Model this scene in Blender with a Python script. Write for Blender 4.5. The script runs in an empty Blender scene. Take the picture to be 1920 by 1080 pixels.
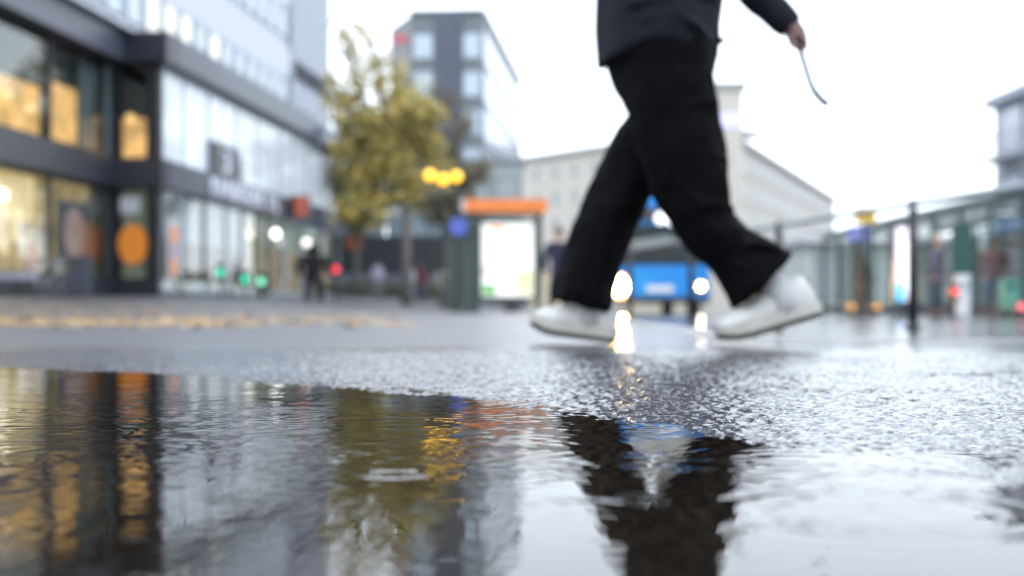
import bpy, bmesh, math, random
import numpy as np
from mathutils import Vector, Matrix

R = math.radians
S = bpy.context.scene
C = S.collection
rnd = random.Random(11)

# ------------------------------------------------------------------ camera
CAM_H = 0.11          # lens just above the puddle
HZ = 577.0            # horizon row in a 1920x1080 frame
FP = 2666.7           # 50 mm lens on a 36 mm sensor, in 1920-wide pixels
cam = bpy.data.cameras.new('camera')
cam.lens = 50.0
cam.sensor_width = 36.0
cam.shift_y = (HZ - 540.0) / 1920.0
cam.clip_start = 0.02
cam.clip_end = 3000
cam.dof.use_dof = True
cam.dof.focus_distance = 1.42
cam.dof.aperture_fstop = 4.1
cam_o = bpy.data.objects.new('camera', cam)
C.objects.link(cam_o)
cam_o.location = (0, 0, CAM_H)
cam_o.rotation_euler = (R(90), 0, 0)
S.camera = cam_o

# ------------------------------------------------------------------ world: rainy overcast sky
w = bpy.data.worlds.new('World')
S.world = w
w.use_nodes = True
nt = w.node_tree
for n in list(nt.nodes):
    nt.nodes.remove(n)
sky = nt.nodes.new('ShaderNodeTexSky')
sky.sky_type = 'NISHITA'
sky.sun_disc = False
sky.sun_elevation = R(28)
sky.sun_rotation = R(200)
hsv = nt.nodes.new('ShaderNodeHueSaturation')
hsv.inputs['Saturation'].default_value = 0.35
b1 = nt.nodes.new('ShaderNodeBackground')
b1.inputs['Strength'].default_value = 0.05
b2 = nt.nodes.new('ShaderNodeBackground')          # even cloud cover over the clear sky
b2.inputs['Color'].default_value = (0.81, 0.895, 1.0, 1)
b2.inputs['Strength'].default_value = 2.3
add = nt.nodes.new('ShaderNodeAddShader')
out = nt.nodes.new('ShaderNodeOutputWorld')
nt.links.new(sky.outputs[0], hsv.inputs['Color'])
nt.links.new(hsv.outputs[0], b1.inputs['Color'])
nt.links.new(b1.outputs[0], add.inputs[0])
nt.links.new(b2.outputs[0], add.inputs[1])
nt.links.new(add.outputs[0], out.inputs[0])

sun = bpy.data.lights.new('sun', 'SUN')
sun.energy = 0.6
sun.angle = R(25)
sun.color = (1.0, 0.97, 0.93)
sun_o = bpy.data.objects.new('sun', sun)
C.objects.link(sun_o)
sun_o.rotation_euler = (R(62), 0, R(-20))

S.view_settings.view_transform = 'Standard'
S.view_settings.look = 'None'
S.view_settings.exposure = 0.0
S.view_settings.gamma = 1.0
S.render.engine = 'CYCLES'
S.cycles.use_denoising = True
S.cycles.max_bounces = 8
S.cycles.transparent_max_bounces = 12
S.cycles.caustics_reflective = False
S.cycles.caustics_refractive = False

# ------------------------------------------------------------------ helpers
def P(px, py, d):
    """point that the photograph shows at pixel (px, py), standing d metres away"""
    return Vector(((px - 960) / FP * d, d, CAM_H + (HZ - py) / FP * d))

def sm(a, b, x):
    t = np.clip((x - a) / (b - a), 0, 1)
    return t * t * (3 - 2 * t)

ROAD_Z = -0.07
def gz(x, y):
    """height of the pavement: flat by the puddle, rising gently to the left block"""
    x = np.asarray(x, float); y = np.asarray(y, float)
    return 0.42 * sm(8, 42, y) * sm(0, -10, x) + 0.012 * np.clip(y - 45, 0, 60) * sm(2, -6, x)

_mats = {}
def M(name, col, rough=0.6, var=0.18, scale=4.0, metal=0.0, spec=0.5, emit=None, es=0.0, bump=0.0, bscale=40.0, coat=0.0):
    if name in _mats:
        return _mats[name]
    m = bpy.data.materials.new(name)
    m.use_nodes = True
    t = m.node_tree
    b = t.nodes['Principled BSDF']
    b.inputs['Roughness'].default_value = rough
    b.inputs['Metallic'].default_value = metal
    b.inputs['Specular IOR Level'].default_value = spec
    b.inputs['Coat Weight'].default_value = coat
    b.inputs['Coat Roughness'].default_value = 0.08
    tc = t.nodes.new('ShaderNodeTexCoord')
    nz = t.nodes.new('ShaderNodeTexNoise')
    nz.inputs['Scale'].default_value = scale
    nz.inputs['Detail'].default_value = 4
    t.links.new(tc.outputs['Object'], nz.inputs['Vector'])
    mx = t.nodes.new('ShaderNodeMix'); mx.data_type = 'RGBA'
    a = [max(0, c * (1 - var)) for c in col]; z = [min(1, c * (1 + var)) for c in col]
    mx.inputs[6].default_value = (*a, 1); mx.inputs[7].default_value = (*z, 1)
    t.links.new(nz.outputs['Fac'], mx.inputs[0])
    t.links.new(mx.outputs[2], b.inputs['Base Color'])
    if emit:
        b.inputs['Emission Color'].default_value = (*emit, 1)
        b.inputs['Emission Strength'].default_value = es
        if var > 0.1:
            em = t.nodes.new('ShaderNodeMapRange'); em.inputs['From Min'].default_value = 0.3; em.inputs['From Max'].default_value = 0.7
            em.inputs['To Min'].default_value = es*(1-min(0.75, var*2)); em.inputs['To Max'].default_value = es*(1+min(0.75, var*2))
            t.links.new(nz.outputs['Fac'], em.inputs['Value']); t.links.new(em.outputs[0], b.inputs['Emission Strength'])
    if bump:
        n2 = t.nodes.new('ShaderNodeTexNoise'); n2.inputs['Scale'].default_value = bscale; n2.inputs['Detail'].default_value = 3
        t.links.new(tc.outputs['Object'], n2.inputs['Vector'])
        bp = t.nodes.new('ShaderNodeBump'); bp.inputs['Strength'].default_value = bump; bp.inputs['Distance'].default_value = 0.01
        t.links.new(n2.outputs['Fac'], bp.inputs['Height']); t.links.new(bp.outputs[0], b.inputs['Normal'])
    _mats[name] = m
    return m

def glassy(name, ior, tint, rough=0.0):
    """thin clear sheet: Fresnel reflection over straight transmission"""
    m = bpy.data.materials.new(name); m.use_nodes = True
    t = m.node_tree
    for n in list(t.nodes): t.nodes.remove(n)
    o = t.nodes.new('ShaderNodeOutputMaterial')
    mix = t.nodes.new('ShaderNodeMixShader')
    fr = t.nodes.new('ShaderNodeFresnel')
    ge = t.nodes.new('ShaderNodeNewGeometry')
    mr = t.nodes.new('ShaderNodeMapRange')
    mr.inputs['To Min'].default_value = ior; mr.inputs['To Max'].default_value = 1 / ior
    t.links.new(ge.outputs['Backfacing'], mr.inputs['Value'])
    t.links.new(mr.outputs[0], fr.inputs['IOR'])
    tr = t.nodes.new('ShaderNodeBsdfTransparent'); tr.inputs['Color'].default_value = (*tint, 1)
    gl = t.nodes.new('ShaderNodeBsdfGlossy'); gl.inputs['Roughness'].default_value = rough
    t.links.new(fr.outputs[0], mix.inputs[0]); t.links.new(tr.outputs[0], mix.inputs[1]); t.links.new(gl.outputs[0], mix.inputs[2])
    t.links.new(mix.outputs[0], o.inputs[0])
    _mats[name] = m
    return m

GLASS = glassy('window_glass', 1.5, (0.90, 0.92, 0.90))
WATER = glassy('rain_water', 1.333, (0.40, 0.345, 0.28))

class MB:
    def __init__(s): s.v = []; s.f = []
    def box(s, x0, x1, y0, y1, z0, z1, mat=None):
        n = len(s.v)
        p = [(x0,y0,z0),(x1,y0,z0),(x1,y1,z0),(x0,y1,z0),(x0,y0,z1),(x1,y0,z1),(x1,y1,z1),(x0,y1,z1)]
        if mat is not None: p = [tuple(mat @ Vector(q)) for q in p]
        s.v += p
        s.f += [tuple(n+i for i in q) for q in ((0,3,2,1),(4,5,6,7),(0,1,5,4),(1,2,6,5),(2,3,7,6),(3,0,4,7))]
        return s
    def poly_prism(s, pts, z0, z1):
        n = len(s.v); k = len(pts)
        s.v += [(x, y, z0) for x, y in pts] + [(x, y, z1) for x, y in pts]
        s.f.append(tuple(n + i for i in reversed(range(k)))); s.f.append(tuple(n + k + i for i in range(k)))
        for i in range(k): j = (i + 1) % k; s.f.append((n+i, n+j, n+k+j, n+k+i))
        return s
    def rings(s, rings, cap=True):
        n = len(s.v); k = len(rings[0])
        for r in rings: s.v += [tuple(q) for q in r]
        for a in range(len(rings) - 1):
            for i in range(k):
                j = (i + 1) % k
                s.f.append((n+a*k+i, n+a*k+j, n+(a+1)*k+j, n+(a+1)*k+i))
        if cap:
            s.f.append(tuple(n + i for i in reversed(range(k))))
            s.f.append(tuple(n + (len(rings)-1)*k + i for i in range(k)))
        return s
    def tube(s, pts, rad, k=10, cap=True):
        pts = [Vector(p) for p in pts]
        rs = rad if isinstance(rad, (list, tuple)) else [rad] * len(pts)
        rr = []; prev = None
        for i, p in enumerate(pts):
            t = (pts[min(i+1, len(pts)-1)] - pts[max(i-1, 0)]).normalized()
            h = prev if prev is not None else (Vector((0,0,1)) if abs(t.z) < 0.9 else Vector((1,0,0)))
            u = (h - t * h.dot(t)).normalized(); prev = u
            q = t.cross(u)
            rr.append([p + u*math.cos(2*math.pi*j/k)*rs[i] + q*math.sin(2*math.pi*j/k)*rs[i] for j in range(k)])
        return s.rings(rr, cap)
    def lathe(s, prof, c=(0,0,0), k=16):
        c = Vector(c)
        return s.rings([[c + Vector((r*math.cos(2*math.pi*j/k), r*math.sin(2*math.pi*j/k), z)) for j in range(k)] for r, z in prof])
    def ball(s, c, r, k=14, n=8, sx=1, sy=1, sz=1):
        c = Vector(c); rr = []
        for a in range(n + 1):
            t = -math.pi/2 + math.pi*(a + 0.02)/(n + 0.04)
            rr.append([c + Vector((r*sx*math.cos(t)*math.cos(2*math.pi*j/k), r*sy*math.cos(t)*math.sin(2*math.pi*j/k), r*sz*math.sin(t))) for j in range(k)])
        return s.rings(rr)
    def disc_y(s, c, r, t=0.03, k=20):
        """short cylinder whose axis is local Y"""
        c = Vector(c)
        return s.rings([[c + Vector((r*math.cos(2*math.pi*j/k), y, r*math.sin(2*math.pi*j/k))) for j in range(k)] for y in (t/2, -t/2)])
    def mesh(s, name):
        me = bpy.data.meshes.new(name); me.from_pydata(s.v, [], s.f); me.update(); return me
    def build(s, name, mat, parent=None, smooth=False, bevel=0.0):
        me = s.mesh(name); o = bpy.data.objects.new(name, me); C.objects.link(o)
        me.materials.append(mat)
        if smooth:
            me.polygons.foreach_set('use_smooth', [True]*len(me.polygons))
        if bevel:
            b = o.modifiers.new('bevel', 'BEVEL'); b.width = bevel; b.segments = 2; b.limit_method = 'ANGLE'
        if parent: o.parent = parent
        return o

def link(name, me, parent=None):
    o = bpy.data.objects.new(name, me); C.objects.link(o)
    if parent: o.parent = parent
    return o
def tag(o, label, cat, group=None, kind=None):
    o['label'] = label; o['category'] = cat
    if group: o['group'] = group
    if kind: o['kind'] = kind
    return o
def thing(name, label, cat, loc=(0,0,0), rz=0.0, group=None):
    o = bpy.data.objects.new(name, None); C.objects.link(o)
    o.empty_display_size = 0.2
    o.location = loc; o.rotation_euler = (0, 0, rz)
    return tag(o, label, cat, group)
def struct(o, kind='structure'):
    o['kind'] = kind; return o
def box(name, mat, parent, *a, bevel=0.0):
    return MB().box(*a).build(name, mat, parent, bevel=bevel)
def text(name, body, mat, parent, size, loc, rot, width=None, depth=0.02):
    cu = bpy.data.curves.new(name, 'FONT'); cu.body = body; cu.size = size; cu.extrude = depth
    cu.align_x = 'LEFT'
    tmp = bpy.data.objects.new(name + '_curve', cu); C.objects.link(tmp)
    bpy.context.view_layer.update()
    me = bpy.data.meshes.new_from_object(tmp.evaluated_get(bpy.context.evaluated_depsgraph_get()))
    bpy.data.objects.remove(tmp)
    me.materials.clear(); me.materials.append(mat)
    if width:
        xs = [v.co.x for v in me.vertices]; k = width / (max(xs) - min(xs))
        for v in me.vertices: v.co.x *= k
    o = link(name, me, parent); o.location = loc; o.rotation_euler = rot
    return o

def lettering(name, body, mat, parent, size, x0, x1, y, z, depth=0.05):
    n = len(body); p = (x1-x0)/n
    for i, ch in enumerate(body):
        if ch != ' ': text(name, ch, mat, parent, size, (x0+i*p, y, z), (R(90),0,0), p*0.62 if ch != 'I' else p*0.16, depth)
def skin(name, chains, mat, parent, sub=1, smooth=True):
    """chains: list of polylines [(x,y,z,r)...]; points within 1e-5 merge; first point is the root"""
    bm = bmesh.new(); lay = bm.verts.layers.skin.verify(); seen = {}
    def vert(p):
        key = tuple(round(c, 5) for c in p[:3])
        if key not in seen:
            v = bm.verts.new(p[:3]); rr = p[3] if isinstance(p[3], tuple) else (p[3], p[3])
            v[lay].radius = rr; v[lay].use_root = (len(seen) == 0); seen[key] = v
        return seen[key]
    for ch in chains:
        vs = [vert(p) for p in ch]
        for a, b in zip(vs, vs[1:]):
            if a is not b and not bm.edges.get((a, b)): bm.edges.new((a, b))
    me = bpy.data.meshes.new(name); bm.to_mesh(me); bm.free()
    me.materials.append(mat)
    o = link(name, me, parent)
    s = o.modifiers.new('skin', 'SKIN'); s.use_smooth_shade = smooth
    d = o.modifiers.new('sub', 'SUBSURF'); d.levels = sub; d.render_levels = sub
    return o

# value noise in numpy
def vnoise(x, y, seed=0):
    xi = np.floor(x).astype(np.int64); yi = np.floor(y).astype(np.int64)
    fx = x - xi; fy = y - yi
    fx = fx*fx*(3-2*fx); fy = fy*fy*(3-2*fy)
    def h(a, b):
        n = (a*374761393 + b*668265263 + seed*2147483647) & 0xffffffff
        n = ((n ^ (n >> 13)) * 1274126177) & 0xffffffff
        return ((n ^ (n >> 16)) & 0xffff) / 65535.0
    return (h(xi,yi)*(1-fx)+h(xi+1,yi)*fx)*(1-fy) + (h(xi,yi+1)*(1-fx)+h(xi+1,yi+1)*fx)*fy
def stones(x, y, cell, seed=0):
    """rounded aggregate: 0..1 bumps around jittered centres of uneven size"""
    u = x/cell; v = y/cell
    xi = np.floor(u).astype(np.int64); yi = np.floor(v).astype(np.int64)
    best = np.zeros_like(u)
    def h(a, b, k):
        n = (a*374761393 + b*668265263 + (seed*7+k)*974634777) & 0xffffffff
        n = ((n ^ (n >> 13)) * 1274126177) & 0xffffffff
        return ((n ^ (n >> 16)) & 0xffff) / 65535.0
    for dx in (-1, 0, 1):
        for dy in (-1, 0, 1):
            a = xi+dx; b = yi+dy
            cx = a + 0.15 + 0.7*h(a,b,1); cy = b + 0.15 + 0.7*h(a,b,2)
            r = 0.42 + 0.34*h(a,b,3); top = 0.35 + 0.65*h(a,b,4)
            q = 1 - ((u-cx)**2 + (v-cy)**2)/(r*r)
            best = np.maximum(best, np.sqrt(np.clip(q, 0, 1))*top)
    return best

# ------------------------------------------------------------------ ground, puddle, road
EX = np.array([-3.0, -0.95, -0.635, -0.273, -0.045, 0.052, 0.143, 0.193, 0.232, 0.322, 0.6, 1.5])
EY = np.array([ 2.75, 2.64,  2.42,   2.02,   1.716, 1.536, 1.316, 1.169, 1.03,  0.894, 0.62, 0.2])
def near_h(x, y):
    """fine relief of the wet asphalt round the puddle (z = 0 is the water)"""
    ye = np.interp(x, EX, EY)
    d = (y - ye)
    fade = 1 - sm(3.3, 4.4, y)
    right = sm(0.0, 0.45, x)
    slope = 0.011*(1-right) + 0.0022*right
    hi = 0.0045*(1-right) + 0.0010*right
    base = np.where(d > 0, hi*(1-np.exp(-d*slope/hi)), -0.016*(1-np.exp(d*0.02/0.016)))
    low = (vnoise(x*9, y*9, 3) - 0.5)*0.0016 + (vnoise(x*26, y*26, 5) - 0.5)*0.0016 + (vnoise(x*52+3, y*40, 8) - 0.5)*0.0010*(1-0.6*right)
    mid = np.exp(-((x-0.05)/0.5)**2)
    st = (stones(x, y, 0.0115, 1) - 0.42)*(0.0021+0.0008*mid) + (stones(x+3.1, y+1.7, 0.0062, 2) - 0.4)*0.0008
    return base + low*fade + st*fade - 0.0004

def axis(a, b, step, lo, hi, g=1.08):
    c = list(np.arange(a, b + step/2, step)); s = step
    up = []; v = c[-1]
    while v < hi: s *= g; v += s; up.append(v)
    s = step; dn = []; v = c[0]
    while v > lo: s *= g; v -= s; dn.append(v)
    return np.array(dn[::-1] + c + up)

def grid_object(name, xs, ys, Z, keep, mat, smooth=True):
    nx, ny = len(xs), len(ys)
    X, Y = np.meshgrid(xs, ys)
    co = np.stack([X, Y, Z], -1).reshape(-1, 3).astype(np.float32)
    idx = np.arange(nx*ny).reshape(ny, nx)
    q = np.stack([idx[:-1,:-1], idx[:-1,1:], idx[1:,1:], idx[1:,:-1]], -1)[keep]
    used = np.zeros(nx*ny, bool); used[q.ravel()] = True
    remap = np.cumsum(used) - 1
    co = co[used]; q = remap[q]
    me = bpy.data.meshes.new(name)
    me.vertices.add(len(co)); me.vertices.foreach_set('co', co.ravel())
    me.loops.add(q.size); me.loops.foreach_set('vertex_index', q.ravel().astype(np.int32))
    me.polygons.add(len(q)); me.polygons.foreach_set('loop_start', (np.arange(len(q))*4).astype(np.int32))
    me.polygons.foreach_set('use_smooth', np.full(len(q), smooth))
    me.update(calc_edges=True)
    me.materials.append(mat)
    return link(name, me)

def kerb_x(y):
    return np.where(y < 5.5, 1.25 - (y - 4.55)*0.55, 0.73 + (y - 5.5)*0.010)

def asphalt(name, col, rough, bump_s, bscale, dist):
    m = bpy.data.materials.new(name); m.use_nodes = True
    t = m.node_tree; b = t.nodes['Principled BSDF']
    ge = t.nodes.new('ShaderNodeNewGeometry')
    nz = t.nodes.new('ShaderNodeTexNoise'); nz.inputs['Scale'].default_value = 0.9; nz.inputs['Detail'].default_value = 6
    n2 = t.nodes.new('ShaderNodeTexVoronoi'); n2.inputs['Scale'].default_value = bscale
    n3 = t.nodes.new('ShaderNodeTexNoise'); n3.inputs['Scale'].default_value = bscale*1.7; n3.inputs['Detail'].default_value = 2
    for n in (nz, n2, n3): t.links.new(ge.outputs['Position'], n.inputs['Vector'])
    mx = t.nodes.new('ShaderNodeMix'); mx.data_type = 'RGBA'
    mx.inputs[6].default_value = (*[c*0.7 for c in col], 1); mx.inputs[7].default_value = (*[c*1.5 for c in col], 1)
    t.links.new(n3.outputs['Fac'], mx.inputs[0]); t.links.new(mx.outputs[2], b.inputs['Base Color'])
    # patchy water film: smoother where it has pooled
    mr = t.nodes.new('ShaderNodeMapRange'); mr.inputs['From Min'].default_value = 0.35; mr.inputs['From Max'].default_value = 0.65
    mr.inputs['To Min'].default_value = rough*0.55; mr.inputs['To Max'].default_value = rough*1.45
    t.links.new(nz.outputs['Fac'], mr.inputs['Value'])
    # under the water line stone meets water, not air: hardly any reflection of its own
    sp = t.nodes.new('ShaderNodeSeparateXYZ'); t.links.new(ge.outputs['Position'], sp.inputs[0])
    ms = t.nodes.new('ShaderNodeMapRange'); ms.inputs['From Min'].default_value = -0.0008; ms.inputs['From Max'].default_value = 0.0002
    if name == 'wet_asphalt':
        # the stones are modelled near the puddle; farther off the same coarseness is relief in the material
        fy = t.nodes.new('ShaderNodeMapRange'); fy.inputs['From Min'].default_value = 3.0; fy.inputs['From Max'].default_value = 4.4
        fy.inputs['To Min'].default_value = 0.0; fy.inputs['To Max'].default_value = 0.30
        # the low right side keeps its water film
        fx = t.nodes.new('ShaderNodeMapRange'); fx.inputs['From Min'].default_value = 0.9; fx.inputs['From Max'].default_value = -0.6
        fx.inputs['To Min'].default_value = 0.12; fx.inputs['To Max'].default_value = 1.0
        t.links.new(sp.outputs['Y'], fy.inputs['Value']); t.links.new(sp.outputs['X'], fx.inputs['Value'])
        mu = t.nodes.new('ShaderNodeMath'); mu.operation = 'MULTIPLY'; t.links.new(fy.outputs[0], mu.inputs[0]); t.links.new(fx.outputs[0], mu.inputs[1])
        ad = t.nodes.new('ShaderNodeMath'); ad.operation = 'ADD'; t.links.new(mr.outputs[0], ad.inputs[0]); t.links.new(mu.outputs[0], ad.inputs[1])
        t.links.new(ad.outputs[0], b.inputs['Roughness'])
    else:
        t.links.new(mr.outputs[0], b.inputs['Roughness'])
    if name == 'wet_asphalt':
        ms.inputs['To Min'].default_value = 0.03; ms.inputs['To Max'].default_value = 0.5
        t.links.new(sp.outputs['Z'], ms.inputs['Value']); t.links.new(ms.outputs[0], b.inputs['Specular IOR Level'])
    bp = t.nodes.new('ShaderNodeBump'); bp.inputs['Strength'].default_value = bump_s; bp.inputs['Distance'].default_value = dist
    t.links.new(n2.outputs['Distance'], bp.inputs['Height']); bp.invert = True
    n4 = t.nodes.new('ShaderNodeTexNoise'); n4.inputs['Scale'].default_value = 22; n4.inputs['Detail'].default_value = 3
    t.links.new(ge.outputs['Position'], n4.inputs['Vector'])
    bp2 = t.nodes.new('ShaderNodeBump'); bp2.inputs['Distance'].default_value = 0.012
    bp2.inputs['Strength'].default_value = 0.05
    t.links.new(n4.outputs['Fac'], bp2.inputs['Height']); t.links.new(bp.outputs[0], bp2.inputs['Normal'])
    if name == 'wet_asphalt':
        fs_ = t.nodes.new('ShaderNodeMath'); fs_.operation = 'MULTIPLY'; fs_.inputs[1].default_value = 2.4
        t.links.new(mu.outputs[0], fs_.inputs[0]); t.links.new(fs_.outputs[0], bp2.inputs['Strength'])
    t.links.new(bp2.outputs[0], b.inputs['Normal'])
    return m
ASPH = asphalt('wet_asphalt', (0.058, 0.058, 0.066), 0.12, 0.12, 190, 0.002)
ROADM = asphalt('wet_road', (0.050, 0.050, 0.056), 0.16, 0.06, 90, 0.003)

xs = axis(-1.05, 1.15, 0.004, -420, 420)
ys = axis(0.36, 3.4, 0.0045, -30, 420)
ys = np.unique(np.concatenate([ys, [4.55, 4.7, 4.9, 5.1, 5.3, 5.5]]))
X, Y = np.meshgrid(xs, ys)
core = (X > -3.2) & (X < 3.2) & (Y < 5) & (Y > 0.0)
Z = gz(X, Y)
nh = near_h(X, Y)
edge = (1 - sm(2.2, 3.2, np.abs(X))) * sm(0.0, 0.15, Y)
far_h = 0.0045*(1-sm(0.0,0.6,X)) + 0.0008*sm(0.0,0.6,X)
Z = Z + np.where(core, nh*edge + far_h*(1-edge), far_h)
xc = (X[:-1,:-1]+X[1:,1:])/2; yc = (Y[:-1,:-1]+Y[1:,1:])/2
keep = ~((yc > 4.55) & (xc > kerb_x(yc)))
pav = struct(grid_object('pavement', xs, ys, Z, keep, ASPH))

road = MB(); road.v = [(-60, 4.3, ROAD_Z), (900, 4.3, ROAD_Z), (900, 1400, ROAD_Z), (-60, 1400, ROAD_Z)]; road.f = [(0,1,2,3)]
road = struct(road.build('road', ROADM))
far = MB(); far.v = [(-1500, -60, -0.6), (1500, -60, -0.6), (1500, 2500, -0.6), (-1500, 2500, -0.6)]; far.f = [(0,1,2,3)]
struct(far.build('ground', ROADM))

# kerb stones between pavement and road
KERB = M('kerb_granite', (0.20, 0.195, 0.19), 0.3, 0.3, 30)
kp = [(12.0, 4.60), (1.30, 4.60), (0.80, 5.5), (1.02, 28.0)]
kerb = struct(bpy.data.objects.new('kerb', None)); C.objects.link(kerb)
stone_me = MB().box(-0.49, 0.49, -0.09, 0.09, -0.16, 0.0).mesh('kerb_stone'); stone_me.materials.append(KERB)
for (ax, ay), (bx, by) in zip(kp, kp[1:]):
    L = math.hypot(bx-ax, by-ay); n = max(1, round(L)); a = math.atan2(by-ay, bx-ax)
    for i in range(n):
        t = (i+0.5)/n
        o = link('kerb_stone', stone_me, kerb)
        x, y = ax+(bx-ax)*t, ay+(by-ay)*t
        o.location = (x, y, float(gz(x, y)) + 0.006 + rnd.uniform(-0.002, 0.002)); o.rotation_euler = (0, 0, a)
        o.scale.x = L/n

# puddle surface with rain rings
wx = np.arange(-1.04, 1.24, 0.004); wy = np.arange(0.37, 3.3, 0.004)
WX, WY = np.meshgrid(wx, wy)
WZ = np.zeros_like(WX)
def ring(cx, cy, rad, lam, slope, width):
    global WZ
    r = np.hypot(WX-cx, WY-cy)
    A = slope*lam/(2*math.pi)
    WZ = WZ + A*np.cos(2*math.pi*(r-rad)/lam)*np.exp(-((r-rad)/width)**2)
def wpx(px, py):
    d = CAM_H*FP/(py-HZ); return (px-960)/FP*d, d
rr = random.Random(5)
for i in range(240):                      # many small drops, thickest in the middle distance
    px = rr.uniform(-250, 1750); py = rr.choice([rr.uniform(700, 800), rr.uniform(720, 880), rr.uniform(760, 1000)])
    cx, cy = wpx(px, py)
    rad = rr.uniform(0.01, 0.13); lam = rr.uniform(0.014, 0.030)
    ring(cx, cy, rad, lam, rr.uniform(0.008, 0.034)*(0.03/(0.02+rad))**0.5, rr.uniform(0.012, 0.05))
for (px, py, rad, lam, s, wd) in [(738, 889, 0.021, 0.014, 0.34, 0.0048), (622, 862, 0.012, 0.013, 0.30, 0.0045), (640, 845, 0.030, 0.02, 0.06, 0.012),
                              (200, 850, 0.016, 0.012, 0.2, 0.0045), (420, 930, 0.014, 0.012, 0.16, 0.004), (880, 815, 0.02, 0.012, 0.2, 0.0045), (1190, 935, 0.016, 0.012, 0.16, 0.0045), (1560, 985, 0.022, 0.013, 0.14, 0.005), (90, 770, 0.03, 0.013, 0.14, 0.005), (690, 838, 0.034, 0.013, 0.16, 0.005), (860, 905, 0.012, 0.012, 0.12, 0.004), (470, 800, 0.022, 0.013, 0.14, 0.005), (1080, 870, 0.018, 0.013, 0.14, 0.005), (1340, 872, 0.03, 0.014, 0.12, 0.006), (330, 905, 0.02, 0.014, 0.10, 0.005), (1700, 905, 0.055, 0.026, 0.040, 0.025), (1640, 960, 0.075, 0.030, 0.050, 0.03), (1450, 880, 0.05, 0.02, 0.03, 0.02),
                              (1120, 800, 0.04, 0.018, 0.03, 0.02), (960, 840, 0.05, 0.022, 0.028, 0.03), (560, 770, 0.04, 0.02, 0.03, 0.02), (300, 780, 0.06, 0.022, 0.03, 0.03)]:
    cx, cy = wpx(px, py); ring(cx, cy, rad, lam, s, wd)
WZ += (vnoise(WX*14, WY*14, 9)-0.5)*0.00022 + (vnoise(WX*34+7, WY*34, 12)-0.5)*0.00016*sm(0.8, 1.3, WY) + (vnoise(WX*5, WY*5, 13)-0.5)*0.0004
gh = near_h(WX, WY)
gk = np.minimum.reduce([gh[:-1,:-1], gh[1:,:-1], gh[:-1,1:], gh[1:,1:]]) < 0.0006
puddle = struct(grid_object('puddle_water', wx, wy, WZ, gk, WATER))

# ------------------------------------------------------------------ shared materials
CLAD_D = M('dark_blue_cladding', (0.020, 0.024, 0.036), 0.35, 0.12, 2)
CLAD_F = M('dark_fascia', (0.066, 0.075, 0.105), 0.4, 0.1, 2)
CLAD_L = M('lavender_cladding', (0.285, 0.315, 0.385), 0.45, 0.10, 1.5)
CLAD_W = M('pale_cladding', (0.56, 0.585, 0.65), 0.5, 0.06, 1.5)
FRAME = M('black_frame', (0.010, 0.011, 0.015), 0.5, 0.2, 6)
FRAME_G = M('grey_frame', (0.42, 0.49, 0.56), 0.4, 0.1, 4)
PALE = M('pale_glazing', (0.90, 0.94, 0.97), 0.10, 0.04, 0.8)
WARM = M('warm_lit_room', (0.5, 0.35, 0.15), 0.8, 0.3, 1.2, emit=(1.0, 0.52, 0.17), es=1.0)
WARMW = M('bright_lit_room', (0.7, 0.6, 0.4), 0.8, 0.2, 1.2, emit=(1.0, 0.74, 0.38), es=0.85)
WARMD = M('dim_lit_room', (0.30, 0.24, 0.13), 0.8, 0.4, 1.5, emit=(0.9, 0.66, 0.33), es=0.5)
ROOM = M('dark_room', (0.035, 0.05, 0.055), 0.8, 0.4, 1.0)
TEAL = M('teal_curtain', (0.13, 0.19, 0.20), 0.8, 0.3, 2.0)
LAMPW = M('white_lamp', (0.9, 0.9, 0.85), 0.4, 0.0, emit=(1.0, 0.95, 0.85), es=4)
ORANGE = M('orange_print', (0.75, 0.24, 0.03), 0.5, 0.12, 3, emit=(0.9, 0.30, 0.03), es=0.14)  # slight glow put into the colour to keep the orange bright
CREAM = M('cream_render', (0.50, 0.475, 0.425), 0.8, 0.06, 0.2)
WINB = M('pale_window', (0.27, 0.30, 0.31), 0.25, 0.1, 0.6)
STEEL = M('grey_steel', (0.30, 0.32, 0.34), 0.35, 0.15, 5, metal=0.6)
BLACKM = M('black_metal', (0.012, 0.014, 0.018), 0.35, 0.3, 8)
GREENM = M('dark_green_paint', (0.010, 0.030, 0.025), 0.35, 0.2, 4)

# ------------------------------------------------------------------ corner shop block on the left
LB = thing('corner_shop_building', 'dark banded office block with lit shop windows and pale upper storeys at the left', 'building',
           (-10.67, 43.0, 0.35), R(90-5.14))
def lb(px, off=0.0):
    """distance along the right-hand facade (local x) that the photograph shows at column px"""
    r = (960-px)/FP; x0 = 10.67 + off + 43*0.09
    return (x0/(r+0.09) - 43)/math.cos(R(5.14))
# cores (behind glass)
box('core_wall', ROOM, LB, -16, -0.2, 4.2, 14, -0.3, 7.6)
box('core_wall', ROOM, LB, -0.2, 26.0, 2.8, 14, -0.3, 7.6)
# plinths
box('plinth', CLAD_D, LB, -16, 0.04, 1.30, 1.66, -0.4, 0.60)
box('plinth', CLAD_D, LB, 0.0, 0.3, 0.0, 1.30, -0.4, 0.60)
box('plinth', CLAD_D, LB, 0.3, 26.0, 0.0, 0.3, -0.4, 0.28)
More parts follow.
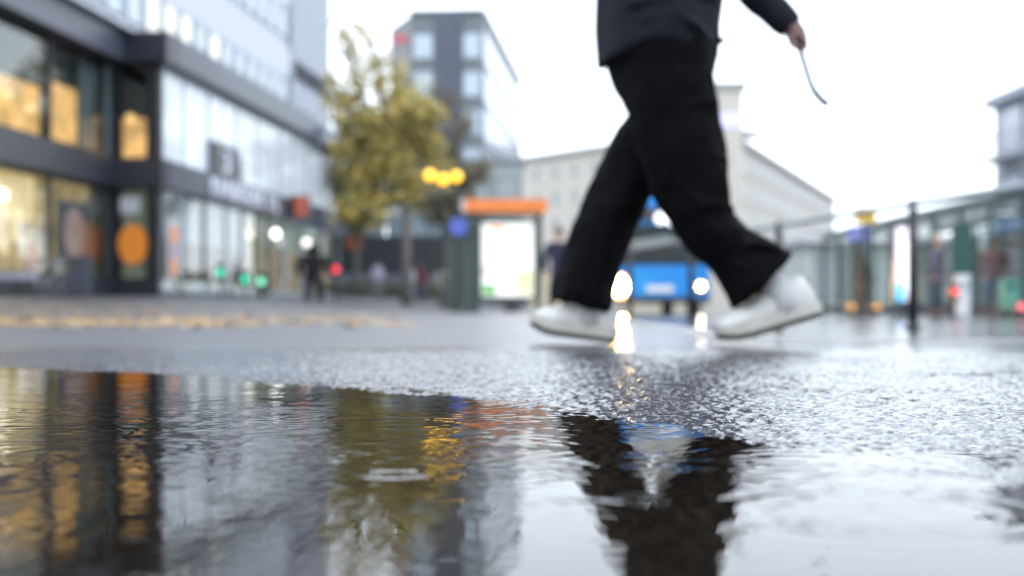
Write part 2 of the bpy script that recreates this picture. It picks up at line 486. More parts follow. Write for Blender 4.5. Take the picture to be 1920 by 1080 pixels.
# dark bands
box('lower_band', CLAD_D, LB, -16, 0.0, 1.22, 1.72, 3.40, 4.26)
box('lower_band', CLAD_D, LB, -0.22, 0.35, -0.18, 1.22, 3.40, 4.26)
box('lower_band', CLAD_F, LB, 0.35, 26.6, -0.20, 0.35, 3.40, 4.26)
box('upper_band', CLAD_F, LB, -16, -0.30, 0.95, 1.75, 7.16, 8.05)
box('upper_band', CLAD_D, LB, -0.42, 0.35, -0.40, 1.75, 7.16, 8.05)
box('upper_band', CLAD_F, LB, 0.35, 19.6, -0.42, 0.6, 7.16, 8.05)
box('end_canopy', CLAD_L, LB, 19.6, 27.3, -0.75, 0.6, 7.05, 7.75)
# corner columns
box('corner_column', FRAME, LB, -0.02, 0.34, 0.0, 0.36, 0.60, 3.40)
box('corner_column', FRAME, LB, -0.02, 0.34, 0.0, 0.36, 4.26, 7.16)
box('corner_column', FRAME, LB, -0.02, 0.26, 1.30, 1.62, 0.60, 3.40)
box('corner_column', FRAME, LB, -0.02, 0.26, 1.30, 1.62, 4.26, 7.16)
def pane(x0, x1, y, z0, z1, front=True, mat=GLASS, fr=0.05, frm=FRAME, depth=0.12):
    """a window in the facade plane y: frame with its pane as a sub-part"""
    f = MB()
    f.box(x0, x0+fr, y, y+depth, z0, z1).box(x1-fr, x1, y, y+depth, z0, z1)
    f.box(x0+fr, x1-fr, y, y+depth, z0, z0+fr).box(x0+fr, x1-fr, y, y+depth, z1-fr, z1)
    fo = f.build('window', frm, LB)
    box('pane', mat, fo, x0+fr, x1-fr, y+0.045, y+0.065, z0+fr, z1-fr)
    return fo
# left wing, ground floor and first floor
lw = [-15.5, -11.6, -8.1, -4.55, -0.65]
for a, b in zip(lw, lw[1:]):
    pane(a, b, 1.45, 0.60, 3.40, fr=0.10)
    pane(a, b, 1.45, 4.26, 7.16, fr=0.10)
pane(-0.62, -0.03, 1.45, 0.60, 3.40, fr=0.05, mat=ROOM)
pane(-0.62, -0.03, 1.45, 4.26, 7.16, fr=0.05, mat=TEAL)
# frontal face of the bay (its plane is local x = 0)
def pane_x(x, y0, y1, z0, z1, fr=0.06):
    f = MB()
    f.box(x, x+0.12, y0, y0+fr, z0, z1).box(x, x+0.12, y1-fr, y1, z0, z1)
    f.box(x, x+0.12, y0+fr, y1-fr, z0, z0+fr).box(x, x+0.12, y0+fr, y1-fr, z1-fr, z1)
    fo = f.build('window', FRAME, LB); box('pane', GLASS, fo, x+0.045, x+0.065, y0+fr, y1-fr, z0+fr, z1-fr); return fo
pane_x(0.05, 0.36, 1.30, 0.60, 3.40)
pane_x(0.05, 0.36, 1.30, 4.26, 7.16)
# rooms of the left wing, first floor: warm rooms, dark ceiling void, teal curtain
box('lit_room_wall', WARM, LB, -15, -4.5, 1.80, 1.86, 4.3, 5.75)
box('lit_room_wall', WARM, LB, -3.75, -1.9, 1.80, 1.86, 4.3, 6.05)
box('curtain', TEAL, LB, -1.85, -0.1, 1.75, 1.81, 4.3, 7.1)
box('room_ceiling', ROOM, LB, -15, -0.1, 1.9, 1.96, 4.3, 7.1)
for x_, z_ in ((-6.6, 5.25), (-5.2, 5.1)): MB().ball((x_, 1.72, z_), 0.12).build('ceiling_lamp', M('soft_amber_lamp', (0.9,0.7,0.4), 0.4, 0, emit=(1,0.75,0.4), es=1.3), LB, True)
box('lit_room_wall', WARM, LB, 0.42, 0.5, 0.38, 1.28, 4.3, 5.55)
MB().ball((0.35, 1.02, 5.55), 0.14).build('ceiling_lamp', M('amber_lamp', (0.9,0.6,0.3), 0.4, 0, emit=(1,0.62,0.2), es=1.2), LB, True)
# ground floor shop
box('lit_room_wall', WARMD, LB, -15, -0.2, 2.05, 2.12, 0.2, 3.38)
box('lit_room_wall', WARMW, LB, -15, -4.4, 1.96, 2.02, 2.10, 3.3)
MB().box(-7.2, -6.3, 1.86, 1.92, 2.55, 2.80).build('ceiling_lamp', LAMPW, LB)
GOODS = [ORANGE, WARMW, WARMD, M('white_goods', (0.7,0.68,0.6), 0.7, 0.2, 3, emit=(1,0.9,0.7), es=0.45)]
for i in range(14):
    x = -12.8 + i*0.60
    zz = rnd.choice([0.75, 1.15, 1.5])
    box('shop_display', GOODS[rnd.randrange(4)], LB, x, x+rnd.uniform(0.35, 0.55), 1.80, 1.92, zz, zz+rnd.uniform(0.3, 0.7))
box('room_floor', ROOM, LB, -15, 0, 1.7, 4.2, 0.1, 0.2)
# portrait poster in the second window: dark ground, pale oval head, reddish hair
po = box('poster', M('dark_teal_print', (0.02,0.035,0.045), 0.5), LB, -4.2, -1.9, 1.40, 1.445, 0.95, 2.75)
fs = MB().disc_y((0, 0, 0), 0.5, 0.02, 28).build('face_shape', M('pale_skin_print', (0.27,0.18,0.14), 0.6, 0.5, 1.4), po); fs.location = (-3.15, 1.37, 1.85); fs.scale = (1.45, 1, 1.45)
hs = MB().disc_y((0, 0, 0), 0.5, 0.02, 28).build('hair_shape', M('auburn_print', (0.20,0.075,0.03), 0.6, 0.3, 3), po); hs.location = (-2.35, 1.392, 1.62); hs.scale = (1.5, 1, 1.25)
# orange disc and white sheet in the bay window
ds = MB().rings([[Vector((x, 0.5*math.cos(a), 0.5*math.sin(a))) for a in [2*math.pi*j/32 for j in range(32)]] for x in (0.012, 0)]).build('orange_disc', ORANGE, LB)
ds.location = (0.02, 0.83, 1.68); ds.scale = (1, 0.92, 1.22)
box('notice_sheet', M('white_sheet', (0.55,0.57,0.62), 0.6), LB, 0.02, 0.035, 0.62, 1.22, 2.62, 3.12)
box('bay_room_wall', M('green_grey_wall', (0.24,0.27,0.23), 0.8, 0.3, 1.5, emit=(0.8,0.9,0.7), es=0.07), LB, 0.40, 0.46, 0.38, 1.28, 0.3, 3.38)
# right-hand facade, first floor
bx = [0.36, 2.4, 5.0, 8.4, 11.2, 14.5, 19.1, 22.6, 26.2]
for i, (a, b) in enumerate(zip(bx, bx[1:])):
    z0 = 5.42 if i == 2 else 4.26
    pane(a, b, 0.0, z0, 7.16, mat=PALE, frm=FRAME_G, fr=0.09)
    c = (a+b)/2
    box('glazing_bar', FRAME_G, LB, c-0.025, c+0.025, 0.02, 0.05, z0+0.09, 7.07)
np_ = box('number_panel', CLAD_D, LB, 5.0, 8.3, -0.16, 0.05, 4.262, 5.40)
LETTER = M('lavender_letter', (0.70, 0.72, 0.82), 0.45, 0.05, emit=(0.8,0.82,1), es=0.22)  # slight emission added so the letters stand out brighter
lettering('house_number', '31', LETTER, np_, 1.05, 5.8, 7.9, -0.22, 4.42)
lettering('sign_letter', 'KARDEGEN IL', LETTER, LB, 0.86, lb(382), lb(512), -0.27, 3.53)
so = box('projecting_sign', M('dark_sign_side', (0.02,0.02,0.03), 0.4), LB, 15.3, 15.55, -1.0, -0.22, 3.45, 4.35)
box('sign_face', M('red_sign', (0.55,0.14,0.09), 0.4, emit=(0.8,0.2,0.1), es=0.12), so, 15.27, 15.297, -0.97, -0.40, 3.5, 4.3)
so2 = box('projecting_sign', M('dark_sign_side2', (0.03,0.02,0.03), 0.4), LB, 26.2, 26.4, -1.1, -0.22, 2.55, 3.3)
box('sign_face', M('rust_sign', (0.30,0.08,0.03), 0.4, emit=(0.6,0.15,0.05), es=0.15), so2, 26.17, 26.197, -1.05, -0.3, 2.6, 3.25)
# right-hand facade, ground floor: shop window, doors, bright shop
gx = [0.36, 2.0, 2.6, 4.7, 7.2, 9.2, 11.2, 13.0, 15.5, 18.5, 22.0, 26.0]
for i, (a, b) in enumerate(zip(gx, gx[1:])):
    pane(a, b, 0.02, 0.28, 3.40, frm=FRAME if i in (2,5,6) else FRAME_G, fr=0.10)
PWALL = M('pale_shop_wall', (0.50,0.53,0.58), 0.7, 0.25, 1.0, emit=(0.85,0.92,1.0), es=0.12)
box('interior_wall', PWALL, LB, 0.4, 11.2, 0.50, 0.56, 1.9, 3.38)
box('interior_wall', M('brown_shop_wall', (0.20,0.15,0.10), 0.7, 0.5, 1.2, emit=(1,0.7,0.4), es=0.04), LB, 0.4, 11.2, 0.44, 0.50, 0.2, 1.9)
box('interior_wall', M('cream_lit_wall', (0.65,0.60,0.42), 0.7, 0.1, 2, emit=(1,0.93,0.62), es=0.42), LB, 11.3, 13.4, 0.44, 0.5, 0.3, 3.3)
box('interior_wall', M('tan_lit_wall', (0.5,0.38,0.28), 0.7, 0.4, 1.3, emit=(1,0.72,0.45), es=0.26), LB, 13.45, 26, 0.44, 0.5, 0.3, 2.2)
box('interior_wall', M('mint_lit_wall', (0.5,0.56,0.52), 0.7, 0.3, 1.3, emit=(0.85,1,0.92), es=0.30), LB, 13.45, 26, 0.50, 0.56, 2.2, 3.38)
for k, x in enumerate([12.1, 17.2]):
    MB().ball((x, -0.45, 2.62 - 0.1*k), 0.17).build('door_lamp', LAMPW if k == 0 else M('soft_lamp', (0.9,0.85,0.8), 0.4, 0, emit=(1,0.9,0.82), es=2.2), LB, True)
    box('lamp_arm', FRAME, LB, x-0.03, x+0.03, -0.36, 0.0, 2.60-0.1*k, 2.66-0.1*k)
pp = box('poster', M('pale_poster', (0.6,0.56,0.58), 0.6), LB, 0.75, 1.85, -0.03, -0.01, 0.65, 2.5)
for z, cm in ((2.02, ORANGE), (1.52, M('mauve_print', (0.45,0.30,0.38), 0.6)), (1.02, ORANGE)):
    MB().disc_y((1.3, -0.04, z), 0.30, 0.015).build('print_shape', cm, pp)
# upper storeys: pale spandrels with ribbon windows
UX = 26.5
box('upper_wall', CLAD_L, LB, 18.9, UX, 0.60, 12, 8.05, 22)
box('upper_wall', CLAD_W, LB, -16, 18.9, 0.65, 12, 8.05, 22)
LITW = M('lit_office_window', (0.75,0.72,0.6), 0.3, 0.1, 1, emit=(1.0,0.93,0.72), es=0.42)
OFFW = M('office_window', (0.50,0.58,0.62), 0.2, 0.12, 0.7)
wme = {}
for mn, mm in (('l', LITW), ('o', OFFW)):
    b_ = MB().box(0, 1.15, 0, 0.06, 0, 1.15).mesh('window_pane'); b_.materials.append(mm); wme[mn] = b_
fr_ = MB().box(-0.08,0,0,0.1,-0.06,1.21).box(1.15,1.23,0,0.1,-0.06,1.21).box(0,1.15,0,0.1,-0.06,0).box(0,1.15,0,0.1,1.15,1.21).mesh('window')
fr_.materials.append(M('window_trim', (0.34,0.40,0.45), 0.5))
for row, z in enumerate((8.32, 11.35, 14.4)):
    x = -15.6; k = 0
    while x < 17.6:
        o = link('window', fr_, LB); o.location = (x, 0.58, z)
        g = link('pane', wme['l' if (row == 0 and (-2.4 < x < 7.5) and k % 4 != 1) else 'o'], o); g.location = (0, 0.03, 0)
        x += 1.62; k += 1
    box('ribbon_end_trim', M('window_trim_dark', (0.20,0.24,0.30), 0.5), LB, x-0.15, x+0.15, 0.56, 0.649, z-0.3, z+1.5)
lettering('wall_letter', 'BREDDEN', M('dark_letter', (0.05,0.05,0.07), 0.5), LB, 1.1, 19.4, 25.6, 0.52, 9.85)

# ------------------------------------------------------------------ dark tower behind the trees
TB = thing('office_tower', 'tall dark office tower with vertical blind strip and glassy side', 'building', (-2.29, 122, 0), R(90-5.14))
TGREY = M('tower_spandrel', (0.115,0.135,0.155), 0.5, 0.15, 0.4)
TDARK = M('tower_blind_strip', (0.055,0.066,0.098), 0.5, 0.1, 0.4)
TWIN = M('tower_window', (0.38,0.46,0.53), 0.2, 0.12, 0.4)
TSIDE = M('tower_side_glass', (0.40,0.45,0.53), 0.2, 0.08, 0.15)
TH = 25.6
MB().poly_prism([(0.2, 0.2), (38, 0.2), (38, 9.4), (6.5, 9.4), (0.2, 6.5)], -1, TH-0.2).build('wall', TGREY, TB)
box('parapet', M('tower_parapet', (0.07,0.085,0.10), 0.5), TB, -0.05, 2.0, 0.3, 6.6, TH-0.2, TH+0.15)
box('parapet', TSIDE, TB, -0.05, 38.1, -0.05, 0.3, TH-0.2, TH+0.15)
box('blind_strip', TDARK, TB, -0.05, 0.2, 2.05, 4.35, -1, TH-0.2)
z = TH - 4.0
while z > 1:
    for y0, y1 in ((0.35, 1.95), (4.5, 6.3)):
        f = box('window', M('tower_frame', (0.20,0.24,0.28), 0.5), TB, 0.05, 0.2, y0, y1, z-0.1, z+2.1)
        box('pane', TWIN, f, 0.0, 0.049, y0+0.1, y1-0.1, z, z+2.0)
    # side: bright glazing strips
    for k in range(9):
        box('side_pane', TSIDE, TB, 0.3+k*4.18, 4.3+k*4.18, 0.05, 0.2, z-0.5, z+2.35)
    z -= 3.3
sg = box('roof_sign', M('red_roof_sign', (0.40,0.09,0.11), 0.5), TB, -0.1, 0.0, 6.7, 8.1, TH-2.7, TH-1.9)

# lower grey block to the right of the tower
LG = thing('grey_office_block', 'low grey green block in front of the foot of the dark tower', 'building', P(905, 577, 100), 0)
LG.location.z = 0
GG = M('grey_green_wall', (0.27,0.31,0.32), 0.6, 0.12, 0.2)
box('wall', GG, LG, -6, 2.8, 0, 30, -1, 10.2)
box('roof_edge', TGREY, LG, -6.1, 2.9, -0.1, 30, 10.2, 10.5)
for r_ in range(3):
    for k in range(4):
        f = box('window', TGREY, LG, -5.6+k*2.15, -3.9+k*2.15, -0.06, 0.0, 1.6+r_*2.9, 3.4+r_*2.9)
        box('pane', WINB, f, -5.5+k*2.15, -4.0+k*2.15, -0.09, -0.061, 1.7+r_*2.9, 3.3+r_*2.9)

# ------------------------------------------------------------------ cream corner building in the far middle
CB = thing('cream_corner_building', 'long cream stone block with square corner tower beyond the bus', 'building', (18.9*1.5, 129*1.5, 0), 0)
CB.scale = (1.5, 1.5, 1.5)
lw_d = Vector((-0.6825, 1.0, 0)).normalized(); rw_d = Vector((0.349, 1.0, 0)).normalized()
LWL, RWL, EH = 42.0, 90.0, 16.0
A = Vector((0,0,0)); Lp = lw_d*LWL; Rp = rw_d*RWL
MB().poly_prism([(0,0), (Rp.x,Rp.y), (Rp.x-7, Rp.y+4), (-0.5, 16), (Lp.x+6, Lp.y+6), (Lp.x,Lp.y)], -1, EH).build('wall', CREAM, CB)
RROOF = M('zinc_roof', (0.33,0.335,0.33), 0.5, 0.1, 0.2)
def along(d, s, o):   # point s along a wing, o metres outward
    n = Vector((d.y, -d.x, 0))
    if d is lw_d: n = Vector((-d.y, d.x, 0))
    return d*s + n*o
def wing_frame(d):
    n = Vector((d.y, -d.x, 0)) if d is rw_d else Vector((-d.y, d.x, 0))
    m = Matrix.Identity(4)
    m.col[0] = (*d, 0); m.col[1] = (*n, 0); m.col[2] = (0,0,1,0)
    return m
for d, L in ((lw_d, LWL), (rw_d, RWL)):
    m = wing_frame(d)
    MB().box(0.2, L, -6.0, 0.45, EH, EH+0.45, m).build('cornice', RROOF, CB)
    MB().box(0.2, L, -0.02, 0.25, 4.1, 4.5, m).build('string_course', M('cream_trim', (0.66,0.62,0.55), 0.8, 0.05), CB)
    n = int((L-6)/3.4)
    wm = MB().box(-0.62, 0.62, -0.02, 0.06, 0, 1.9, m).mesh('window'); wm.materials.append(M('cream_window_frame', (0.60,0.59,0.56), 0.6))
    gm = MB().box(-0.50, 0.50, 0.061, 0.085, 0.12, 1.78, m).mesh('pane'); gm.materials.append(WINB)
    lm = MB().box(-1.3, 1.3, -0.02, 0.1, 0, 3.2, m).mesh('shop_window'); lm.materials.append(M('yellow_shopfront', (0.55,0.46,0.28), 0.6, 0.3, 0.3, emit=(1,0.8,0.4), es=0.22))
    for k in range(n):
        for r_ in range(4):
            o = link('window', wm, CB); o.location = d*(5+k*3.4) + Vector((0,0,5.2+r_*2.75))
            link('pane', gm, o)
        o = link('shop_window', lm, CB); o.location = d*(5+k*3.4) + Vector((0,0,0.3))
# corner tower
box('tower_wall', CREAM, CB, -1.35, 1.95, -0.7, 3.5, -1, 19.8)
box('tower_cornice', M('tower_cornice_dark', (0.28,0.30,0.29), 0.6), CB, -1.7, 2.3, -1.0, 3.8, 19.8, 20.4)
box('tower_sign', M('violet_sign', (0.5,0.5,0.75), 0.5, emit=(0.55,0.55,1), es=0.45), CB, -0.6, 1.8, -0.78, -0.701, 16.3, 17.6)
for k in range(5):
    p = along(lw_d, 6+k*3.0, -2.5); box('chimney', RROOF, CB, p.x-0.5, p.x+0.5, p.y-0.4, p.y+0.4, EH+0.45, EH+0.9+0.4*(k % 2))

# ------------------------------------------------------------------ grey block at the right edge
RB = thing('grey_balcony_building', 'grey block with stacked balconies at the far right edge', 'building', (18.0, 53.0, ROAD_Z), 0)
RG = M('right_block_wall', (0.46,0.48,0.54), 0.6, 0.15, 0.4)
box('wall', RG, RB, 0, 12, -16, 0, 0, 7.6)
box('roof_edge', M('right_block_roof', (0.42,0.44,0.50), 0.6), RB, -0.35, 12.2, -16.2, 0.25, 7.6, 7.95)
box('roof_plant', RG, RB, 2, 6, -12, -4, 7.95, 9.2)
for r_ in range(3):
    for k in range(5):
        y0 = -15.4 + k*3.1
        f = box('window', M('right_frame', (0.22,0.24,0.28), 0.5), RB, -0.06, 0, y0, y0+2.2, 0.7+r_*2.5, 2.5+r_*2.5)
        box('pane', M('right_pane', (0.62,0.66,0.72), 0.2, 0.2, 0.5), f, -0.09, -0.061, y0+0.12, y0+2.08, 0.82+r_*2.5, 2.38+r_*2.5)
        if k in (1, 3, 4):
            b_ = box('balcony', M('balcony_slab', (0.40,0.42,0.46), 0.6), RB, -0.75, -0.10, y0-0.2, y0+2.4, 0.45+r_*2.5, 0.6+r_*2.5)
            r2 = MB()
            for j in range(7): yy = y0-0.15+j*0.42; r2.box(-0.73,-0.70,yy,yy+0.03,0.6+r_*2.5,1.35+r_*2.5)
            r2.box(-0.74,-0.69,y0-0.2,y0+2.4,1.35+r_*2.5,1.41+r_*2.5).build('balcony_rail', STEEL, b_)

# low station hall behind the tram shelter
SH = thing('station_hall', 'low pale green glazed hall behind the tram shelter', 'building', (17.0, 82, ROAD_Z), 0)
box('wall', M('hall_wall', (0.46,0.50,0.47), 0.6, 0.2, 0.15), SH, 0, 24, 0, 8, 0, 3.9)
box('roof_edge', M('hall_roof', (0.50,0.52,0.54), 0.6), SH, -0.4, 24.4, -0.8, 8.3, 3.9, 4.3)
for k in range(11):
    f = box('window', M('hall_frame', (0.22,0.30,0.27), 0.5), SH, 0.4+k*2.15, 2.3+k*2.15, -0.06, 0, 0.5, 3.5)
    box('pane', [WINB, M('hall_pane_dark', (0.25,0.30,0.29), 0.2), M('hall_pane_warm', (0.45,0.40,0.25), 0.3, 0.3, 0.5, emit=(1,0.85,0.5), es=0.12)][k % 3], f, 0.5+k*2.15, 2.2+k*2.15, -0.09, -0.061, 0.6, 3.4)

# ------------------------------------------------------------------ dark footbridge and wall behind the trees
FB = thing('footbridge', 'dark footbridge with glass parapet behind the yellow tree', 'bridge', P(740, 577, 75), 0)
FB.location.z = 0.3
BRD = M('bridge_dark', (0.035,0.04,0.05), 0.6, 0.2, 0.5)
box('deck', BRD, FB, -8.5, 4.5, 0, 4, 1.7, 3.6)
for k in range(8):
    box('parapet_pane', M('parapet_glass', (0.24,0.30,0.34), 0.2, 0.2, 0.6), FB, -8.4+k*1.6, -6.9+k*1.6, 0.0, 0.06, 3.6, 4.7)
for x in (-6.5, -1.0, 4.0): box('pier', M('bridge_pier', (0.30,0.29,0.31), 0.7), FB, x-0.3, x+0.3, 1.0, 2.6, -1, 1.7)
BW = thing('underpass_wall', 'long grey retaining wall under the dark footbridge', 'wall', P(740, 577, 84), 0)
BW.location.z = 0.3
box('wall_face', M('retaining_wall', (0.15,0.16,0.18), 0.7, 0.3, 0.4), BW, -10, 8, 0, 0.5, -1, 3.0)
box('coping', M('coping', (0.3,0.3,0.32), 0.7), BW, -10.05, 8.05, -0.08, 0.58, 3.0, 3.15)

# ------------------------------------------------------------------ trees and hedge
def leaf_attr_mat():
    m = bpy.data.materials.new('autumn_leaf'); m.use_nodes = True
    t = m.node_tree; b = t.nodes['Principled BSDF']
    a = t.nodes.new('ShaderNodeAttribute'); a.attribute_name = 'leaf_colour'
    t.links.new(a.outputs['Color'], b.inputs['Base Color']); b.inputs['Roughness'].default_value = 0.5
    b.inputs['Transmission Weight'].default_value = 0.0
    return m
LEAF = leaf_attr_mat()
def leaves(name, centres, size, cols, parent, r, loc=(0,0,0)):
    """many small curled leaves, one mesh; centres is a list of points"""
    n = len(centres); v = np.zeros((n*6, 3)); f = []; lc = np.zeros((n*6, 4))
    for i, c in enumerate(centres):
        s = size*r.uniform(0.6, 1.35); d = Vector((r.gauss(0,1), r.gauss(0,1), r.gauss(0,0.7))).normalized()
        u = d.orthogonal().normalized(); q = d.cross(u); c = Vector(c)
        pts = [c - d*s, c - d*s*0.2 + u*s*0.5 + q*s*0.18, c + d*s*0.45 + u*s*0.38 + q*s*0.15, c + d*s, c + d*s*0.45 - u*s*0.38 + q*s*0.15, c - d*s*0.2 - u*s*0.5 + q*s*0.18]
        for j, p in enumerate(pts): v[i*6+j] = p
        col = r.choice(cols); k = r.uniform(0.75, 1.25)
        lc[i*6:i*6+6] = (*[min(1, x*k) for x in col], 1)
        b = i*6; f += [(b, b+1, b+2, b+3), (b, b+3, b+4, b+5)]
    me = bpy.data.meshes.new(name); me.from_pydata(v.tolist(), [], f); me.update()
    at = me.attributes.new('leaf_colour', 'FLOAT_COLOR', 'POINT'); at.data.foreach_set('color', lc.ravel())
    me.materials.append(LEAF)
    return link(name, me, parent)
BARK = M('grey_bark', (0.14,0.125,0.11), 0.85, 0.35, 6, bump=0.5, bscale=12)
def tree(label, base, height, blobs, cols, seed, nleaf, lsize, trunk_r=0.16, lean=(0,0), group='trees by the shops'):
    r = random.Random(seed)
    t = thing('autumn_tree', label, 'tree', base, 0, group)
    fork = height*0.36
    mb = MB()
    F = Vector((lean[0]*0.3, lean[1]*0.3, fork))
    mb.tube([(0,0,-0.3), (lean[0]*0.1, 0, fork*0.4), F], [trunk_r*1.25, trunk_r, trunk_r*0.85], 10)
    pts = []
    for (bx_, by_, bz_, br, dens) in blobs:
        B = Vector((bx_, by_, bz_))
        mid = F.lerp(B, 0.5) + Vector((r.gauss(0,0.2), r.gauss(0,0.2), 0.15))
        mb.tube([F*0.98, mid, B], [trunk_r*0.55, trunk_r*0.35, trunk_r*0.12], 7)
        nt_ = max(4, int(7*br))
        for j in range(nt_):
            d = Vector((r.gauss(0,1), r.gauss(0,1), r.gauss(0.15,0.8))).normalized()*br*r.uniform(0.5, 1.0)
            s0 = mid.lerp(B, r.uniform(0.3, 1))
            tip = B + d
            mb.tube([s0, s0.lerp(tip, 0.55) + Vector((0,0,r.uniform(-0.1,0.2))), tip], [trunk_r*0.16, trunk_r*0.1, trunk_r*0.04], 5)
            cl = int(nleaf*dens*br*br/nt_)
            for q in range(cl):
                w_ = r.random()**0.6
                c0 = s0.lerp(tip, 0.35+0.75*w_)
                pts.append(c0 + Vector((r.gauss(0,1), r.gauss(0,1), r.gauss(0,0.8)))*0.24*br**0.5)
    mb.build('trunk', BARK, t, True)
    leaves('crown', pts, lsize, cols, t, r)
    return t
YEL = [(0.60,0.46,0.12), (0.54,0.44,0.14), (0.42,0.37,0.12), (0.26,0.26,0.09), (0.62,0.42,0.09), (0.20,0.20,0.08)]
DRK = [(0.13,0.12,0.07), (0.17,0.14,0.08), (0.10,0.10,0.06), (0.18,0.14,0.07)]
GRN = [(0.10,0.11,0.035), (0.16,0.15,0.04), (0.22,0.18,0.04), (0.07,0.085,0.03)]
def bl(px, py, rpx, d, base, dens=1.0, dy=0.0):
    p = P(px, py, d) - Vector(base); return (p.x, p.y+dy, p.z, rpx*d/FP, dens)
d1 = 52.0; b1_ = P(762, 560, d1); b1_.z = float(gz(b1_.x, d1))
tree('large yellow autumn tree with pale trunk left of the bus shelter', b1_, 10.5,
     [bl(700,250,62,d1,b1_), bl(770,235,62,d1,b1_,1,-0.6), bl(790,210,38,d1,b1_), bl(735,330,66,d1,b1_,1.1), bl(665,330,48,d1,b1_), bl(790,300,55,d1,b1_,1,0.6),
      bl(660,215,45,d1,b1_), bl(700,150,42,d1,b1_,0.5), bl(645,95,32,d1,b1_,0.45), bl(682,58,24,d1,b1_,0.6), bl(728,105,36,d1,b1_,0.35), bl(640,50,20,d1,b1_,0.5), bl(655,150,32,d1,b1_,0.4), bl(815,255,30,d1,b1_,0.5), bl(800,335,32,d1,b1_,0.6), bl(630,180,34,d1,b1_,0.6), bl(700,385,45,d1,b1_,0.9), bl(640,270,40,d1,b1_,0.8), bl(755,180,45,d1,b1_,0.7), bl(650,390,34,d1,b1_,0.8)],
     YEL, 3, 820, 0.115, 0.17)
d2 = 60.0; b2_ = P(838, 562, d2); b2_.z = float(gz(b2_.x, d2))
tree('sparse dark brown tree between the yellow tree and the tower', b2_, 9.0,
     [bl(850,240,42,d2,b2_,0.4), bl(820,300,50,d2,b2_,0.8), bl(868,330,44,d2,b2_,0.8), bl(845,390,50,d2,b2_,0.9), bl(800,380,40,d2,b2_,0.8), bl(880,410,30,d2,b2_,0.8), bl(825,190,30,d2,b2_,0.5)],
     DRK, 8, 800, 0.12, 0.13)
d3 = 66.0; b3_ = P(668, 560, d3); b3_.z = float(gz(b3_.x, d3))
tree('olive green tree half hidden by the shop block corner', b3_, 8.0,
     [bl(665,380,60,d3,b3_), bl(700,360,55,d3,b3_), bl(640,350,45,d3,b3_), bl(720,300,50,d3,b3_,0.9), bl(660,300,50,d3,b3_,0.9)],
     GRN, 9, 800, 0.11, 0.13)
# clipped hedge below the bridge
hd = P(700, 545, 68); hr = random.Random(4)
hedge = thing('hedge', 'low green hedge beside the path under the trees', 'hedge', (hd.x, 68, float(gz(hd.x, 68))))
leaves('foliage', [(hr.uniform(-3.5, 3.2), hr.uniform(-0.4, 0.4), hr.uniform(0.0, 0.75)) for _ in range(1500)], 0.09, [(0.05,0.085,0.025), (0.08,0.10,0.03), (0.04,0.06,0.02)], hedge, hr)
MB().tube([(-3.4,0,0.05), (0,0,0.1), (3.1,0,0.05)], 0.05, 6).build('stem', BARK, hedge)
# fallen leaves
fl = []; fr2 = random.Random(21)
while len(fl) < 1900:
    y = 7.4 + 18*fr2.random()**1.2; x = fr2.uniform(-0.40, -0.07)*y
    dens = float(vnoise(np.array(x*0.5), np.array(y*0.35), 31))*0.8 + 0.2
    lim = (-0.09 - 0.05*math.sin(y)) * y
    if x > lim - 0.05*y and fr2.random() > 0.25: continue
    if fr2.random() < dens:
        fl.append((x, y, float(gz(x, y)) + 0.010 + fr2.random()*0.006))
fo = leaves('fallen_leaves', fl, 0.055, [(0.40,0.22,0.07), (0.46,0.29,0.10), (0.32,0.17,0.06), (0.42,0.31,0.15), (0.24,0.13,0.06)], None, fr2)
# lie flat: flatten each leaf towards the ground
me = fo.data; co = np.zeros(len(me.vertices)*3); me.vertices.foreach_get('co', co); co = co.reshape(-1, 6, 3)
cz = np.array([p[2] for p in fl])[:, None]; co[:, :, 2] = cz + (co[:, :, 2]-cz)*0.12
me.vertices.foreach_set('co', co.ravel()); me.update()
tag(fo, 'yellow and orange fallen leaves scattered over the wet pavement', 'leaves', kind='stuff')

# ------------------------------------------------------------------ bus
BLUE = M('bus_blue', (0.002,0.205,0.60), 0.5, 0.08, 1)
BUSX = P(1237, 0, 34.6).x
BUS = thing('city_bus', 'blue city bus coming head on with its headlights lit', 'bus', (BUSX, 34.6, ROAD_Z), 0)
def rrect(w_, z0, z1, r, y, top_in=0.0, k=5):
    pts = []
    for cx, cz, a0 in ((w_-r-top_in, z1-r, 0), (-w_+r+top_in, z1-r, 90), (-w_+r, z0+r, 180), (w_-r, z0+r, 270)):
        for j in range(k+1):
            a = R(a0 + 90*j/k); pts.append(Vector((cx + r*math.cos(a), y, cz + r*math.sin(a))))
    return pts
MB().rings([rrect(1.05, 0.40, 2.75, 0.2, -0.02, 0.05), rrect(1.22, 0.32, 2.92, 0.2, 0.10, 0.06), rrect(1.27, 0.30, 2.98, 0.18, 0.35, 0.06), rrect(1.27, 0.30, 2.98, 0.18, 11.6, 0.06), rrect(1.2, 0.36, 2.9, 0.2, 11.9, 0.06)]).build('body', BLUE, BUS, False)
box('front_panel', BLUE, BUS, -0.62, 0.98, -0.06, -0.022, 0.45, 1.12, bevel=0.02)
WS = M('windscreen_dark', (0.022,0.032,0.036), 0.15, 0.7, 1.6, spec=0.14)
ws = box('windscreen', WS, BUS, -1.10, 1.10, -0.05, 0.06, 1.22, 2.22, bevel=0.04)
MB().box(-0.7, 0.75, -0.075, -0.051, 1.72, 1.86, Matrix.Rotation(R(-8), 4, 'Y') @ Matrix.Translation((-0.20,0,0.02))).build('sun_blind', M('pale_blind', (0.22,0.25,0.26), 0.6), ws)
for s in (-1, 1):
    MB().tube([(0.5*s, -0.08, 1.24), (0.25*s+0.1, -0.085, 1.55), (0.0+0.1*s, -0.08, 1.80)], 0.014, 6).build('wiper', FRAME, ws)
